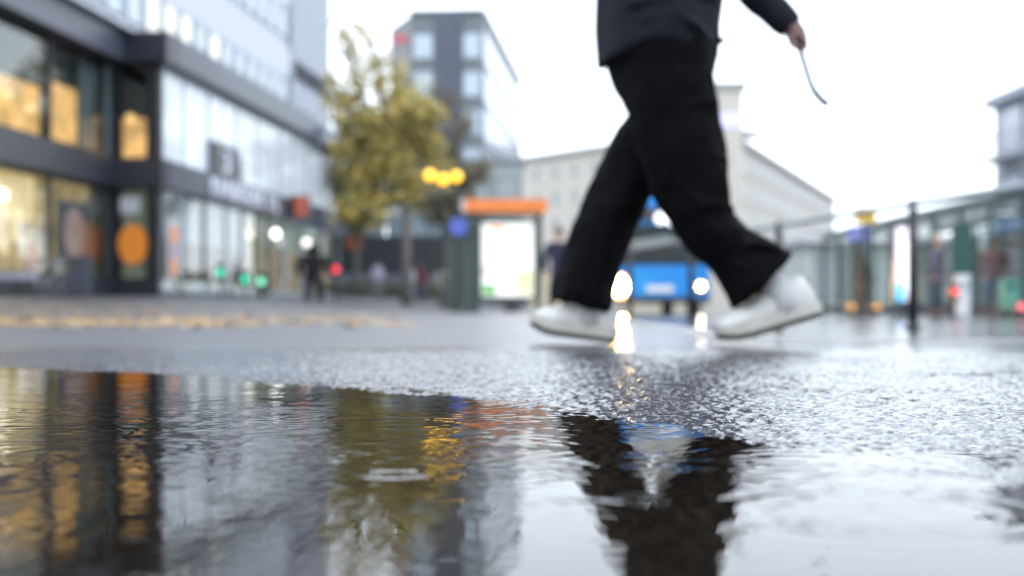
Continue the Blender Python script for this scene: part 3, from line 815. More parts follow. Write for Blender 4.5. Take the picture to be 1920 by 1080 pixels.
dsn = box('destination_display', M('bus_black', (0.01,0.01,0.012), 0.2), BUS, -0.85, 0.85, -0.05, 0.06, 2.27, 2.62, bevel=0.03)
for k, x in enumerate((0.02, 0.32)):
    MB().disc_y((x, -0.075, 2.36), 0.19 if k else 0.14, 0.04).build('display_lamp', M('display_white', (0.9,0.9,0.9), 0.4, 0, emit=(0.95,0.97,1), es=1.6), dsn)
box('bumper', M('bus_bumper', (0.02,0.022,0.03), 0.5), BUS, -1.22, 1.22, -0.10, 0.2, 0.28, 0.42, bevel=0.03)
box('number_plate', M('plate', (0.62,0.64,0.66), 0.5), BUS, -0.32, 0.32, -0.085, -0.061, 0.56, 0.72)
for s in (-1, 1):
    hl = MB().disc_y((s*0.99, -0.04, 0.70), 0.30 if s < 0 else 0.12, 0.10).build('headlight', M('warm_flare_rim' if s < 0 else 'dim_glow_rim', (0.5,0.4,0.3), 0.3, 0, emit=(1,0.42,0.12), es=1.3 if s < 0 else 0.3), BUS)  # rim disc emits in place of warm flare fringe; oversized on the left
    lens = MB().disc_y((s*0.99, -0.105, 0.70), 0.19 if s < 0 else 0.055, 0.03).build('lens', M('headlight_warm' if s < 0 else 'headlight_soft', (1,0.9,0.7), 0.3, 0, emit=(1,0.58,0.20) if s < 0 else (1,0.84,0.55), es=650 if s < 0 else 140), hl)
    mr_ = MB().tube([(s*1.2, -0.02, 2.45), (s*1.42, -0.25, 2.5), (s*1.5, -0.3, 2.3)], 0.025, 6).build('mirror', FRAME, BUS)
    box('mirror_head', FRAME, mr_, s*1.5-0.1, s*1.5+0.1, -0.36, -0.26, 1.9, 2.3)
    for yy in (2.4, 8.6):
        wl = MB(); wl.rings([[Vector((s*x, yy+0.48*math.cos(2*math.pi*j/20), 0.48+0.48*math.sin(2*math.pi*j/20))) for j in range(20)] for x in (0.98, 1.26)])
        wo = wl.build('wheel', M('tyre', (0.015,0.015,0.016), 0.8), BUS)
        rm = MB(); rm.rings([[Vector((s*x, yy+0.27*math.cos(2*math.pi*j/16), 0.48+0.27*math.sin(2*math.pi*j/16))) for j in range(16)] for x in (1.2, 1.29)])
        rm.build('rim', STEEL, wo)
for k in range(6):
    box('side_window', WS, BUS, -1.285, -1.262, 1.0+k*1.7, 2.55+k*1.7, 1.35, 2.5)
    box('side_window', WS, BUS, 1.262, 1.285, 1.0+k*1.7, 2.55+k*1.7, 1.35, 2.5)

# ------------------------------------------------------------------ bus shelter with lit poster
dS = 31.7
BSx = P(945, 0, dS).x
BS = thing('bus_shelter', 'dark green bus shelter with orange roof edge and glowing poster', 'bus shelter', (BSx, dS, 0.0), 0)
k_ = dS/FP
box('side_pillar', GREENM, BS, (840-945)*k_, (868-945)*k_, -0.2, 1.6, 0, 2.15)
box('side_pillar', M('green_grey_paint', (0.04,0.058,0.055), 0.4), BS, (868-945)*k_, (884-945)*k_, -0.25, 1.6, 0, 2.2)
box('side_pillar', GREENM, BS, (884-945)*k_, (899-945)*k_, -0.3, 0.3, 0, 2.25)
box('post', GREENM, BS, (1004-945)*k_, (1016-945)*k_, -0.1, 0.1, 0, 2.25)
box('roof', M('shelter_roof', (0.16,0.17,0.18), 0.5), BS, (880-945)*k_, (1018-945)*k_, -0.25, 1.8, 2.25, 2.33)
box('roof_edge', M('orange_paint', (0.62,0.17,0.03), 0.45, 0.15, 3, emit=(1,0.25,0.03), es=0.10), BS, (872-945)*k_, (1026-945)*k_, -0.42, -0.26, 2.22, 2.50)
box('roof_edge_end', M('pale_cap', (0.5,0.52,0.55), 0.5), BS, (866-945)*k_, (872-945)*k_, -0.42, 1.6, 2.22, 2.50)
pf = box('poster_case', GREENM, BS, (899-945)*k_, (1004-945)*k_, -0.12, 0.06, 0.28, 2.05)
POST = M('poster_white', (0.8,0.8,0.78), 0.6, 0.05, 2, emit=(1,1,0.96), es=0.5)
box('poster_sheet', POST, pf, (903-945)*k_, (1000-945)*k_, -0.145, -0.121, 0.36, 1.98)
for (x0, x1, z0, z1, cm) in [(920,945,1.82,1.93,M('orange_block',(0.75,0.35,0.15),0.6,emit=(1,0.5,0.25),es=0.5)), (960,985,1.45,1.8,M('peach_block',(0.8,0.5,0.4),0.6,emit=(1,0.75,0.65),es=0.65)),
                             (905,930,0.40,0.62,M('green_block',(0.12,0.35,0.10),0.6,emit=(0.2,0.6,0.15),es=0.3)), (968,998,0.42,0.95,M('straw_block',(0.6,0.58,0.30),0.6,emit=(0.85,0.8,0.45),es=0.55)),
                             (904,915,0.8,1.05,M('grey_block',(0.5,0.5,0.48),0.6,emit=(0.8,0.8,0.78),es=0.35))]:
    box('print_shape', cm, pf, (x0-945)*k_, (x1-945)*k_, -0.155, -0.146, z0, z1)
box('foot', BLACKM, BS, (945-945)*k_, (975-945)*k_, -0.1, 0.05, 0.0, 0.28)
box('bench', M('bench_wood', (0.2,0.13,0.08), 0.6), BS, (905-945)*k_, (1000-945)*k_, 0.9, 1.3, 0.42, 0.48)
bsn = thing('stop_sign_flag', 'small blue stop sign on a pole beside the bus shelter', 'sign', (P(860,0,31.0).x, 31.0, float(gz(P(860,0,31.0).x, 31))), 0)
MB().tube([(0,0,0), (0,0,2.25)], 0.03, 8).build('pole', BLACKM, bsn)
MB().disc_y((0, -0.05, 1.86), 0.20, 0.03, 22).build('sign_disc', M('sign_blue', (0.06,0.10,0.42), 0.5, 0.1), bsn)

# three-globe amber street lamp
SLx = P(831, 0, 47).x
SL = thing('street_lamp', 'street lamp with three glowing amber globes in front of the trees', 'street lamp', (SLx, 47, float(gz(SLx, 47))), 0)
zt = P(0, 338, 47).z - SL.location.z
MB().tube([(0,0,0), (0,0,0.6), (0,0,zt-0.1)], [0.10, 0.06, 0.045], 10).build('pole', BLACKM, SL)
MB().tube([(-0.44,0,zt-0.08), (0,0,zt-0.2), (0.44,0,zt-0.10)], 0.025, 6).build('arm', BLACKM, SL)
AMB = M('amber_globe', (0.9,0.6,0.1), 0.3, 0, emit=(1.0,0.48,0.0), es=2.6)
for x, z in ((-0.44, zt+0.16), (0.0, zt+0.02), (0.44, zt+0.12)):
    MB().ball((x, -0.05, z), 0.18).build('globe', AMB, SL, True)

# ------------------------------------------------------------------ crossing signals and small lights by the shops
def signal(label, px, py, d, col, es, name='crossing_signal', hbox=0.5, r=0.10, cat='traffic light', group=None):
    p = P(px, py, d); g = float(gz(p.x, d)) if p.x < 0.7 else ROAD_Z
    t = thing(name, label, cat, (p.x, d, g), 0, group)
    zc = p.z - g
    MB().tube([(0,0.06,0), (0,0.06,max(zc-0.15, 0.1))], 0.035, 8).build('post', BLACKM, t)
    box('housing', BLACKM, t, -r*1.25, r*1.25, -0.02, 0.14, zc-hbox/2, zc+hbox/2, bevel=0.02)
    MB().disc_y((0, -0.03, zc), r, 0.02, 20).build('lens', M('lens_%s' % name + label[:14], col, 0.3, 0, emit=col, es=es), t)
    return t
signal('green signal light, leftmost of the three beside the shop door', 413, 511, 40, (0.01,0.62,0.36), 1.3)
signal('green signal light, middle one of the three beside the shop door', 460, 524, 40, (0.0,0.66,0.40), 1.5)
signal('pale green signal light in front of the bright shop', 490, 528, 41, (0.25,0.85,0.5), 1.4)
signal('red signal light beside the person in black', 630, 505, 44, (0.95,0.06,0.08), 1.6)
signal('red signal light in front of the tram shelter', 1790, 547, 24, (0.9,0.12,0.12), 1.0, r=0.055, hbox=0.3)
signal('low amber light under the tram shelter, left of the pair', 1596, 575, 25, (0.6,0.32,0.10), 0.35, name='kerb_light', r=0.07, hbox=0.18, cat='light')
signal('low amber light under the tram shelter, right of the pair', 1645, 575, 25, (0.5,0.32,0.10), 0.25, name='kerb_light', r=0.07, hbox=0.18, cat='light')
signal('small pink red light low at the right edge', 1915, 575, 22, (0.9,0.15,0.2), 0.8, name='kerb_light', r=0.06, hbox=0.16, cat='light')
# planters
def planter(label, px, d, r, h):
    p = P(px, 0, d); t = thing('planter', label, 'planter', (p.x, d, float(gz(p.x, d))), 0)
    MB().lathe([(r*0.7, 0), (r, h*0.5), (r*1.05, h*0.9), (r*0.9, h), (r*0.85, h*0.85)], k=20).build('pot', M('white_pot', (0.62,0.66,0.66), 0.5), t, True)
    q = random.Random(px)
    leaves('foliage', [(q.gauss(0, r*0.6), q.gauss(0, r*0.6), h + q.random()*0.35) for _ in range(160)], 0.06, [(0.06,0.08,0.03), (0.09,0.10,0.04)], t, q)
planter('round white planter in front of the pale shop pane', 357, 42, 0.42, 0.42)
planter('round white planter beside the green signal lights', 452, 45, 0.42, 0.36)
# bench with pale seat at far left and parked bicycles
bn = thing('street_bench', 'dark bench with a pale grey seat at the far left shop window', 'bench', (P(15,0,34).x, 34, float(gz(P(15,0,34).x, 34))), 0)
box('seat', M('bench_pale', (0.34,0.34,0.42), 0.5), bn, -1.1, 0.65, -0.3, 0.25, 0.40, 0.58, bevel=0.03)
for x in (-0.9, 0.4): box('leg', BLACKM, bn, x-0.15, x+0.15, -0.25, 0.2, 0, 0.40)
def bicycle(label, px, d, rz, col):
    p = P(px, 0, d); t = thing('bicycle', label, 'bicycle', (p.x, d, float(gz(p.x, d))), rz)
    fm = M('bike_' + label[:8], col, 0.35)
    for x in (-0.52, 0.52):
        wv = MB(); wv.tube([(x+0.33*math.cos(a), 0, 0.34+0.33*math.sin(a)) for a in [2*math.pi*j/24 for j in range(25)]], 0.018, 6, False)
        wo = wv.build('wheel', M('tyre', (0,0,0)), t)
        sp = MB()
        for j in range(8):
            a = math.pi*j/8; sp.tube([(x-0.32*math.cos(a), 0, 0.34-0.32*math.sin(a)), (x+0.32*math.cos(a), 0, 0.34+0.32*math.sin(a))], 0.003, 4)
        sp.build('spokes', STEEL, wo)
    f = MB()
    for a, b in (((-0.52,0,0.34),(-0.12,0,0.32)), ((-0.52,0,0.34),(-0.2,0,0.85)), ((-0.12,0,0.32),(-0.22,0,0.92)), ((-0.12,0,0.32),(0.38,0,0.80)), ((-0.2,0,0.82),(0.37,0,0.88)), ((0.52,0,0.34),(0.34,0,1.02))):
        f.tube([a, b], 0.02, 6)
    f.build('frame', fm, t)
    MB().tube([(0.30,-0.28,1.05), (0.36,-0.1,1.03), (0.36,0.1,1.03), (0.30,0.28,1.05)], 0.014, 6).build('handlebar', STEEL, t)
    MB().ball((-0.24,0,0.96), 0.12, 12, 6, 1, 0.6, 0.35).build('saddle', BLACKM, t, True)
    bk = MB().box(0.42, 0.75, -0.18, 0.18, 0.72, 0.95); bk.build('basket', STEEL, t)
bicycle('grey bicycle leaning by the portrait poster window', 92, 36.5, R(35), (0.35,0.36,0.36))
bicycle('dark bicycle parked behind the grey one at the shop window', 66, 37.2, R(28), (0.06,0.07,0.07))

# ------------------------------------------------------------------ people in the background
SKIN = M('skin', (0.42,0.24,0.18), 0.55, 0.1, 10)
def person(label, px, d, height, coat, legs, hair=(0.02,0.015,0.012), rz=0.0, stride=0.12, ground=None, hood=False, bag=None, long_coat=False):
    p = P(px, 0, d)
    g = ground if ground is not None else float(gz(p.x, d))
    t = thing('person', label, 'person', (p.x, d, g), rz)
    k = height/1.75
    def V(x, y, z, r): return (x*k, y*k, z*k, r*k if not isinstance(r, tuple) else (r[0]*k, r[1]*k))
    hip = V(0,0,0.93,(0.13,0.10)); ch = V(0,0,1.30,(0.16,0.11)); nk = V(0,0,1.46,0.055)
    body = [[hip, V(0,0,1.1,(0.12,0.09)), ch, nk, V(0,-0.01,1.56,0.065), V(0,-0.015,1.64,(0.075,0.09)), V(0,0,1.72,0.05)]]
    for s in (-1, 1):
        st = stride*s
        body.append([ch, V(0.19*s,0,1.40,0.06), V(0.25*s,0.03*s,1.12,0.045), V(0.25*s,-0.05*s-0.05,0.88,0.035), V(0.245*s,-0.06*s-0.07,0.78,0.038)])
        body.append([hip, V(0.10*s,0,0.86,0.085), V(0.10*s,st*0.4-0.03,0.48,0.06), V(0.10*s,st,0.09,0.045), V(0.10*s,st-0.14,0.035,0.035)])
    skin('body', body, SKIN, t)
    cm = M('coat_' + label[:18] + str(px), coat, 0.85, 0.2, 6); lm = M('legs_' + label[:18] + str(px), legs, 0.85, 0.2, 6)
    hz_ = 0.62 if long_coat else 0.80
    c = [[V(0,0,1.08,(0.175,0.14)), V(0,0,1.32,(0.20,0.15)), V(0,0,1.44,(0.13,0.11))], [V(0,0,1.08,(0.175,0.14)), V(0,0,hz_,(0.20,0.16))]]
    for s in (-1, 1): c.append([V(0,0,1.32,(0.20,0.15)), V(0.20*s,0,1.39,0.085), V(0.27*s,0.03*s,1.12,0.075), V(0.265*s,-0.05*s-0.05,0.88,0.06)])
    skin('coat', c, cm, t)
    l = [[V(0,0,0.95,(0.15,0.12)), V(0,0,0.86,(0.15,0.12))]]
    for s in (-1, 1): l.append([V(0,0,0.86,(0.15,0.12)), V(0.10*s,0.0,0.80,0.10), V(0.10*s,stride*s*0.4-0.03,0.48,0.085), V(0.10*s,stride*s,0.10,0.075)])
    skin('trousers', l, lm, t)
    if hood:
        MB().ball((0,0.02*k,1.62*k), 0.135*k, 14, 8, 1, 1.05, 1.2).build('hood', cm, t, True)
    else:
        MB().ball((0,0.025*k,1.665*k), 0.105*k, 14, 8, 0.95, 1.0, 1.05).build('hair', M('hair_%d' % px, hair, 0.6), t, True)
    for s in (-1, 1):
        MB().ball((0.10*s*k, (stride*s-0.06)*k, 0.045*k), 0.06*k, 10, 6, 0.8, 2.1, 0.75).build('shoe', M('shoe_%d' % px, (0.03,0.03,0.035), 0.5), t, True)
    if bag: box('backpack', M('bag_%d' % px, bag, 0.7), t, -0.16*k, 0.16*k, 0.12*k, 0.28*k, 1.0*k, 1.42*k, bevel=0.04)
    return t
person('person in a black hooded coat walking away past the bright shop', 588, 43.5, 1.78, (0.006,0.007,0.010), (0.008,0.009,0.020), rz=R(170), hood=True, stride=0.06, ground=0.22).scale = (1.7, 1.5, 1.0)
bnp = P(150, 0, 36.0)
bt = thing('litter_bin', 'dark blue litter bin below the portrait poster', 'litter bin', (bnp.x, 36.0, float(gz(bnp.x, 36.0))), R(8))
box('body', M('bin_navy', (0.022,0.030,0.055), 0.5), bt, -0.26, 0.26, -0.24, 0.24, 0.06, 0.92, bevel=0.03)
box('lid', M('bin_navy_lid', (0.03,0.04,0.07), 0.4), bt, -0.28, 0.28, -0.26, 0.26, 0.925, 1.02, bevel=0.03)
box('slot', BLACKM, bt, -0.17, 0.17, -0.246, -0.2405, 0.72, 0.84)
box('foot', BLACKM, bt, -0.2, 0.2, -0.18, 0.18, 0.0, 0.058)
person('person in navy coat waiting beside the bus shelter post', 1047, 27.5, 1.74, (0.012,0.016,0.040), (0.015,0.015,0.022), hair=(0.10,0.06,0.035), rz=R(-20), ground=ROAD_Z, bag=(0.20,0.09,0.06), long_coat=True)
person('person in a pale lavender jacket under the footbridge', 708, 62, 1.7, (0.45,0.43,0.58), (0.20,0.20,0.22), rz=R(30))
person('person in a white jacket near the pale tree trunk', 768, 60, 1.65, (0.55,0.60,0.66), (0.35,0.37,0.42), rz=R(-40))
person('person in a dark red jacket beside the one in white', 789, 63, 1.72, (0.18,0.03,0.05), (0.10,0.09,0.14), rz=R(10))
person('person in a beige coat left of the shelter pillar', 829, 58, 1.68, (0.42,0.40,0.35), (0.16,0.15,0.15), rz=R(0), long_coat=True)
person('person in grey violet coat standing inside the tram shelter', 1757, 31.0, 1.75, (0.115,0.11,0.15), (0.045,0.055,0.09), hair=(0.35,0.28,0.22), rz=R(50), ground=ROAD_Z, long_coat=True)
person('person with dark hair and pink scarf colours in the tram shelter', 1866, 30.0, 1.70, (0.16,0.09,0.09), (0.05,0.06,0.08), rz=R(-30), ground=ROAD_Z, hair=(0.04,0.02,0.015))
person('person in dark clothes at the far end of the tram shelter', 1620, 41.0, 1.75, (0.05,0.06,0.065), (0.045,0.05,0.055), rz=R(20), ground=ROAD_Z)

# ------------------------------------------------------------------ tram shelter on the right
TS = thing('tram_shelter', 'long green framed glass tram shelter at the right', 'tram shelter', (10.1, 26.0, ROAD_Z), 0)
TL = 20.0
box('plinth', M('shelter_plinth', (0.085,0.078,0.088), 0.6, 0.2, 2), TS, -0.15, 2.6, -2.0, TL, 0.0, 0.24)
SGRN = M('shelter_green', (0.022,0.062,0.050), 0.4, 0.2, 3)
box('top_beam', SGRN, TS, -0.06, 0.06, -2.0, TL, 2.34, 2.48)
box('top_beam', SGRN, TS, 2.25, 2.35, -2.0, TL, 2.36, 2.46)
for k in range(11): box('roof_pane', GLASS, TS, -0.3, 2.7, -1.97+k*2.0, -0.03+k*2.0, 2.50, 2.52)
for k in range(12):
    y = -2.0 + k*2.0
    box('post', SGRN, TS, -0.045, 0.045, y-0.045, y+0.045, 0.24, 2.34)
    box('post', SGRN, TS, 2.26, 2.34, y-0.04, y+0.04, 0.24, 2.36)
    if k < 11:
        box('glass_pane', GLASS, TS, 2.29, 2.31, y+0.08, y+1.92, 0.35, 2.15)
        if k % 3 != 1: box('glass_pane', GLASS, TS, -0.01, 0.01, y+0.08, y+1.92, 0.35, 2.15)
        box('low_panel', M('teal_panel', (0.10,0.22,0.20), 0.4, 0.3, 2), TS, 2.27, 2.33, y+0.08, y+1.92, 0.25, 0.34)
# items in front of / inside it
def panel(name, label, cat, px0, px1, py0, py1, d, mat, parts=(), ground=ROAD_Z, thick=0.08, group=None):
    a = P(px0, py1, d); b = P(px1, py0, d)
    t = thing(name, label, cat, ((a.x+b.x)/2, d, ground), 0, group); hw = (b.x-a.x)/2
    MB().tube([(0,0.07,0), (0,0.07,b.z-ground)], 0.04, 8).build('post', BLACKM, t)
    box('panel', mat, t, -hw, hw, -thick/2, thick/2-0.02, a.z-ground, b.z-ground)
    H_ = b.z - a.z
    for nm, x0, x1, z0, z1, pm in parts:
        box(nm, pm, t, -hw+2*hw*x0, -hw+2*hw*x1, -thick/2-0.012, -thick/2-0.001, a.z-ground+H_*z0, a.z-ground+H_*z1)
    return t
SCR = M('screen_pink', (0.7,0.62,0.7), 0.4, 0.05, emit=(1,0.86,0.98), es=0.85)
panel('display_screen', 'tall lit display screen with pink and blue image beside the black post', 'screen', 1676, 1716, 424, 568, 22.5, BLACKM,
      [('screen', 0.04, 0.96, 0.02, 0.98, SCR)], thick=0.12)
so_ = [o for o in bpy.data.objects if o.name.startswith('display_screen')][0]
scr = [c for c in so_.children if c.name.startswith('screen')][0]
hw_ = 20*22.5/FP
zb = P(0, 568, 22.5).z - ROAD_Z; zh = P(0, 424, 22.5).z - P(0, 568, 22.5).z
for (x0, x1, z0, z1, cm) in [(0.04,0.45,0.02,0.26,M('cyan_image',(0.05,0.45,0.75),0.4,emit=(0.05,0.5,0.95),es=0.75)), (0.30,0.85,0.14,0.80,M('white_image',(0.9,0.9,0.95),0.4,0,emit=(1,1,1),es=1.1)),
                             (0.80,0.95,0.38,0.55,M('magenta_image',(0.7,0.1,0.25),0.4,emit=(0.9,0.15,0.35),es=0.5)), (0.55,0.95,0.03,0.14,M('tan_image',(0.6,0.45,0.3),0.4,emit=(0.8,0.6,0.4),es=0.5))]:
    box('image_shape', cm, scr, -hw_+2*hw_*x0, -hw_+2*hw_*x1, -0.085, -0.0725, zb+zh*z0, zb+zh*z1)
panel('notice_board', 'dark green notice board inside the tram shelter', 'notice board', 1785, 1823, 420, 514, 27.5, M('board_green', (0.012,0.065,0.058), 0.5), [('frame_top', 0.0, 1.0, 0.95, 1.0, GREENM)])
panel('yellow_sign', 'small yellow sign hanging above the blue sign', 'sign', 1602, 1642, 388, 418, 30.0, M('sign_yellow', (0.62,0.40,0.03), 0.5, 0.1, 3), [('symbol', 0.25, 0.75, 0.25, 0.75, M('sign_yellow_dark', (0.45,0.28,0.03), 0.5))])
panel('blue_sign', 'violet blue rectangular sign below the yellow sign', 'sign', 1590, 1630, 424, 452, 30.6, M('sign_violet', (0.17,0.20,0.55), 0.5, 0.1, 3), [('band', 0.1, 0.9, 0.3, 0.6, M('sign_violet_pale', (0.30,0.33,0.62), 0.5))])
panel('ticket_machine', 'white ticket machine beside the red light', 'ticket machine', 1793, 1813, 515, 592, 26.5, M('machine_white', (0.62,0.64,0.68), 0.4), [('display', 0.2, 0.8, 0.62, 0.85, M('machine_screen', (0.3,0.36,0.42), 0.2))], thick=0.35)
panel('litter_bin', 'bright green litter bin at the right inside the shelter', 'litter bin', 1876, 1905, 524, 580, 25.5, M('bin_green', (0.07,0.26,0.20), 0.5), [('slot', 0.2, 0.8, 0.7, 0.85, BLACKM)], thick=0.3)
# bright globe lamp seen through the shelter
gl = thing('globe_lamp', 'large white globe lamp seen through the tram shelter glass', 'street lamp', (P(1758,0,48).x, 48, ROAD_Z), 0)
zl = P(0, 432, 48).z - ROAD_Z
MB().tube([(0,0,0), (0,0,zl-0.3)], [0.07, 0.04], 8).build('pole', STEEL, gl)
MB().ball((0,0,zl), 0.34).build('globe', M('opal_globe', (0.85,0.86,0.88), 0.3, 0, emit=(1,1,1), es=0.7), gl, True)

# ------------------------------------------------------------------ guard railing
GR = thing('guard_railing', 'black posted guard railing with steel handrail across the road edge', 'railing', (0,0,0), 0)
r1 = Vector((3.27, 11.6, ROAD_Z)); r2 = Vector((2.75, 14.65, ROAD_Z)); dv = (r2-r1)
for k in range(-1, 4):
    b = r1 + dv*k
    if k == -1: b = r1 - dv*1.0
    post = MB().tube([(b.x,b.y,ROAD_Z-0.02), (b.x,b.y,0.90), (b.x,b.y,0.93), (b.x,b.y,0.99), (b.x,b.y,1.0)], [0.040,0.040,0.030,0.036,0.02], 12).build('post', BLACKM, GR, True)
    MB().lathe([(0.075, ROAD_Z), (0.075, ROAD_Z+0.03), (0.045, ROAD_Z+0.05)], (b.x,b.y,0), 14).build('base_plate', BLACKM, post)
a = r1 - dv*1.3; b = r1 + dv*3
MB().tube([(a.x,a.y,0.955), (b.x,b.y,0.955)], 0.027, 10).build('handrail', M('galvanised', (0.26,0.29,0.32), 0.35, 0.2, 4, metal=0.4), GR, True)

# ------------------------------------------------------------------ the walker
WY_ = 4.05
def W(px, py, y=WY_):
    return Vector(((px-960)/FP*y, y, CAM_H + (HZ-py)/FP*y))
WK = thing('person', 'person in black wide trousers and white trainers striding across the wet pavement', 'person', (W(1240,0).x, WY_, 0), 0)
off = Vector(WK.location)
PXM = WY_/FP
TROU = M('black_wool', (0.0016,0.0017,0.0025), 0.8, 0.4, 50, spec=0.07, bump=0.25, bscale=160)
JACK = M('navy_black_jacket', (0.006,0.008,0.013), 0.8, 0.3, 30, spec=0.2, bump=0.25, bscale=90)
def loft(mb, secs, y, n=28, fold=0.0, seed=0, side=Vector((0,1,0))):
    """secs: (px, py, half-width px, depth m[, y offset]); rings square to the path"""
    r = random.Random(seed); pts = [W(s[0], s[1], y) + Vector((0, s[4] if len(s) > 4 else 0, 0)) for s in secs]
    # refine with Catmull-Rom
    P_, H_, D_ = [], [], []
    for i in range(len(pts)-1):
        p0 = pts[max(i-1,0)]; p1 = pts[i]; p2 = pts[i+1]; p3 = pts[min(i+2,len(pts)-1)]
        m = 5
        for j in range(m + (1 if i == len(pts)-2 else 0)):
            t = j/m
            q = 0.5*((2*p1) + (p2-p0)*t + (2*p0-5*p1+4*p2-p3)*t*t + (3*p1-p0-3*p2+p3)*t**3)
            P_.append(q); H_.append(secs[i][2]*(1-t)+secs[i+1][2]*t); D_.append(secs[i][3]*(1-t)+secs[i+1][3]*t)
    ph = [r.uniform(0, 6.28) for _ in range(4)]
    rg = []
    for i, p in enumerate(P_):
        t = (P_[min(i+1,len(P_)-1)] - P_[max(i-1,0)]).normalized()
        q = t.cross(side).normalized()
        row = []
        for j in range(n):
            a = 2*math.pi*j/n
            k = 1 + fold*(math.sin(3*a+ph[0]+i*0.21)*0.5 + math.sin(5*a+ph[1]-i*0.34)*0.35 + math.sin(2*a+ph[2]+i*0.8)*0.35*abs(math.sin(a)))
            row.append(p + q*math.cos(a)*H_[i]*PXM*k + side*math.sin(a)*D_[i]*k - off)
        rg.append(row)
    mb.rings(rg)
def soft(o, voxel, it=4, fac=0.5):
    m = o.modifiers.new('remesh', 'REMESH'); m.mode = 'VOXEL'; m.voxel_size = voxel; m.use_smooth_shade = True
    s = o.modifiers.new('smooth', 'SMOOTH'); s.iterations = it; s.factor = fac
    return o
YN, YF = WY_-0.09, WY_+0.09
mb = MB()
loft(mb, [(1236,-10,100,0.17), (1240,60,104,0.175), (1240,110,104,0.175), (1245,150,93,0.17), (1252,205,70,0.14)], WY_, seed=1, fold=0.03)
loft(mb, [(1250,70,88,0.10), (1255,150,86,0.11), (1262,230,83,0.11), (1287,310,78,0.11), (1305,372,66,0.105), (1328,425,54,0.10), (1372,470,52,0.10), (1402,500,62,0.11), (1430,528,75,0.12)], YN, seed=2, fold=0.07)
loft(mb, [(1250,70,85,0.10), (1242,150,72,0.11), (1226,232,52,0.11), (1186,312,58,0.11), (1142,408,59,0.11), (1107,490,59,0.115), (1087,571,58,0.12)], YF, seed=3, fold=0.07)
for (yy_, pa, pb, pc, rr_) in [(-0.19,(1205,250),(1290,300),(1362,312),6), (-0.195,(1235,330),(1300,395),(1365,398),7), (-0.19,(1285,395),(1330,440),(1400,440),7), (-0.20,(1345,470),(1395,462),(1455,478),6),
                             (-0.19,(1330,480),(1370,505),(1420,500),6), (-0.19,(1200,180),(1265,215),(1335,205),6), (-0.20,(1375,520),(1400,505),(1445,500),6),
                             (0.0,(1150,300),(1190,335),(1230,330),6), (-0.015,(1100,400),(1140,430),(1195,420),7), (-0.02,(1070,470),(1105,495),(1160,485),6), (-0.025,(1045,530),(1085,545),(1140,530),6)]:
    q = [W(*p_, WY_) - off for p_ in (pa, pb, pc)]
    for q_, e in zip(q, (0.05, 0.0, 0.05)): q_.y = yy_ + e
    mb.tube([q[0], q[0].lerp(q[1],0.55)+Vector((0,-0.012,-0.004)), q[1], q[1].lerp(q[2],0.45)+Vector((0,-0.012,0.004)), q[2]], [0.003, rr_*PXM, rr_*1.4*PXM, rr_*PXM, 0.003], 8)
to_ = soft(mb.build('trousers', TROU, WK), 0.008, 3)
tx_ = bpy.data.textures.new('cloth_folds', 'CLOUDS'); tx_.noise_scale = 0.10; tx_.noise_depth = 1
dm_ = to_.modifiers.new('folds', 'DISPLACE'); dm_.texture = tx_; dm_.strength = 0.022; dm_.mid_level = 0.5
# jacket body: rings with a hem that dips at front and back
jb = MB(); rings_ = []
secs = [(0.0, 1120, 1330, 0.205), (60, 1118, 1348, 0.21), (0, 1119, 1354, 0.215), (-60, 1122, 1352, 0.22), (-150, 1128, 1348, 0.225), (-250, 1132, 1345, 0.23), (-320, 1150, 1335, 0.215), (-365, 1180, 1310, 0.15), (-395, 1205, 1290, 0.085)]
nj = 40
for i, (py, l, r_, dp) in enumerate(secs):
    row = []
    for j in range(nj):
        a = 2*math.pi*j/nj; c = math.cos(a); s = math.sin(a)
        pyv = py
        if i == 0:
            pyv = 90 + (46 if c < 0 else 58)*abs(c)**1.6 - (6 if s > 0 else 0)
        k = 1 + 0.02*math.sin(4*a+i*1.3) + 0.015*math.sin(7*a-i*0.9)
        px = (l+r_)/2 + (r_-l)/2*c*k
        p = W(px, pyv, WY_) ; p.y = WY_ + dp*s*k
        row.append(p - off)
    rings_.append(row)
jb.rings(rings_)
def sleeve(mb, pts, ys, seed):
    r = random.Random(seed)
    P3 = [W(x, y_, WY_ + yy) for (x, y_, _), yy in zip(pts, ys)]
    Q, Rr = [], []
    for i in range(len(P3)-1):
        for j in range(4 + (i == len(P3)-2)):
            t = j/4; Q.append(P3[i].lerp(P3[i+1], t) - off); Rr.append((pts[i][2]*(1-t)+pts[i+1][2]*t)*PXM*(1+0.05*math.sin(len(Q)*1.9+seed)))
    mb.tube(Q, Rr, 16)
sleeve(jb, [(1245,-325,58), (1320,-190,52), (1378,-72,50), (1432,0,37), (1484,52,28)], [0.17, 0.24, 0.26, 0.25, 0.23], 3)
sleeve(jb, [(1245,-325,58), (1235,-200,52), (1205,-115,48), (1120,-105,38), (1050,-120,30)], [-0.17, -0.24, -0.26, -0.24, -0.20], 4)
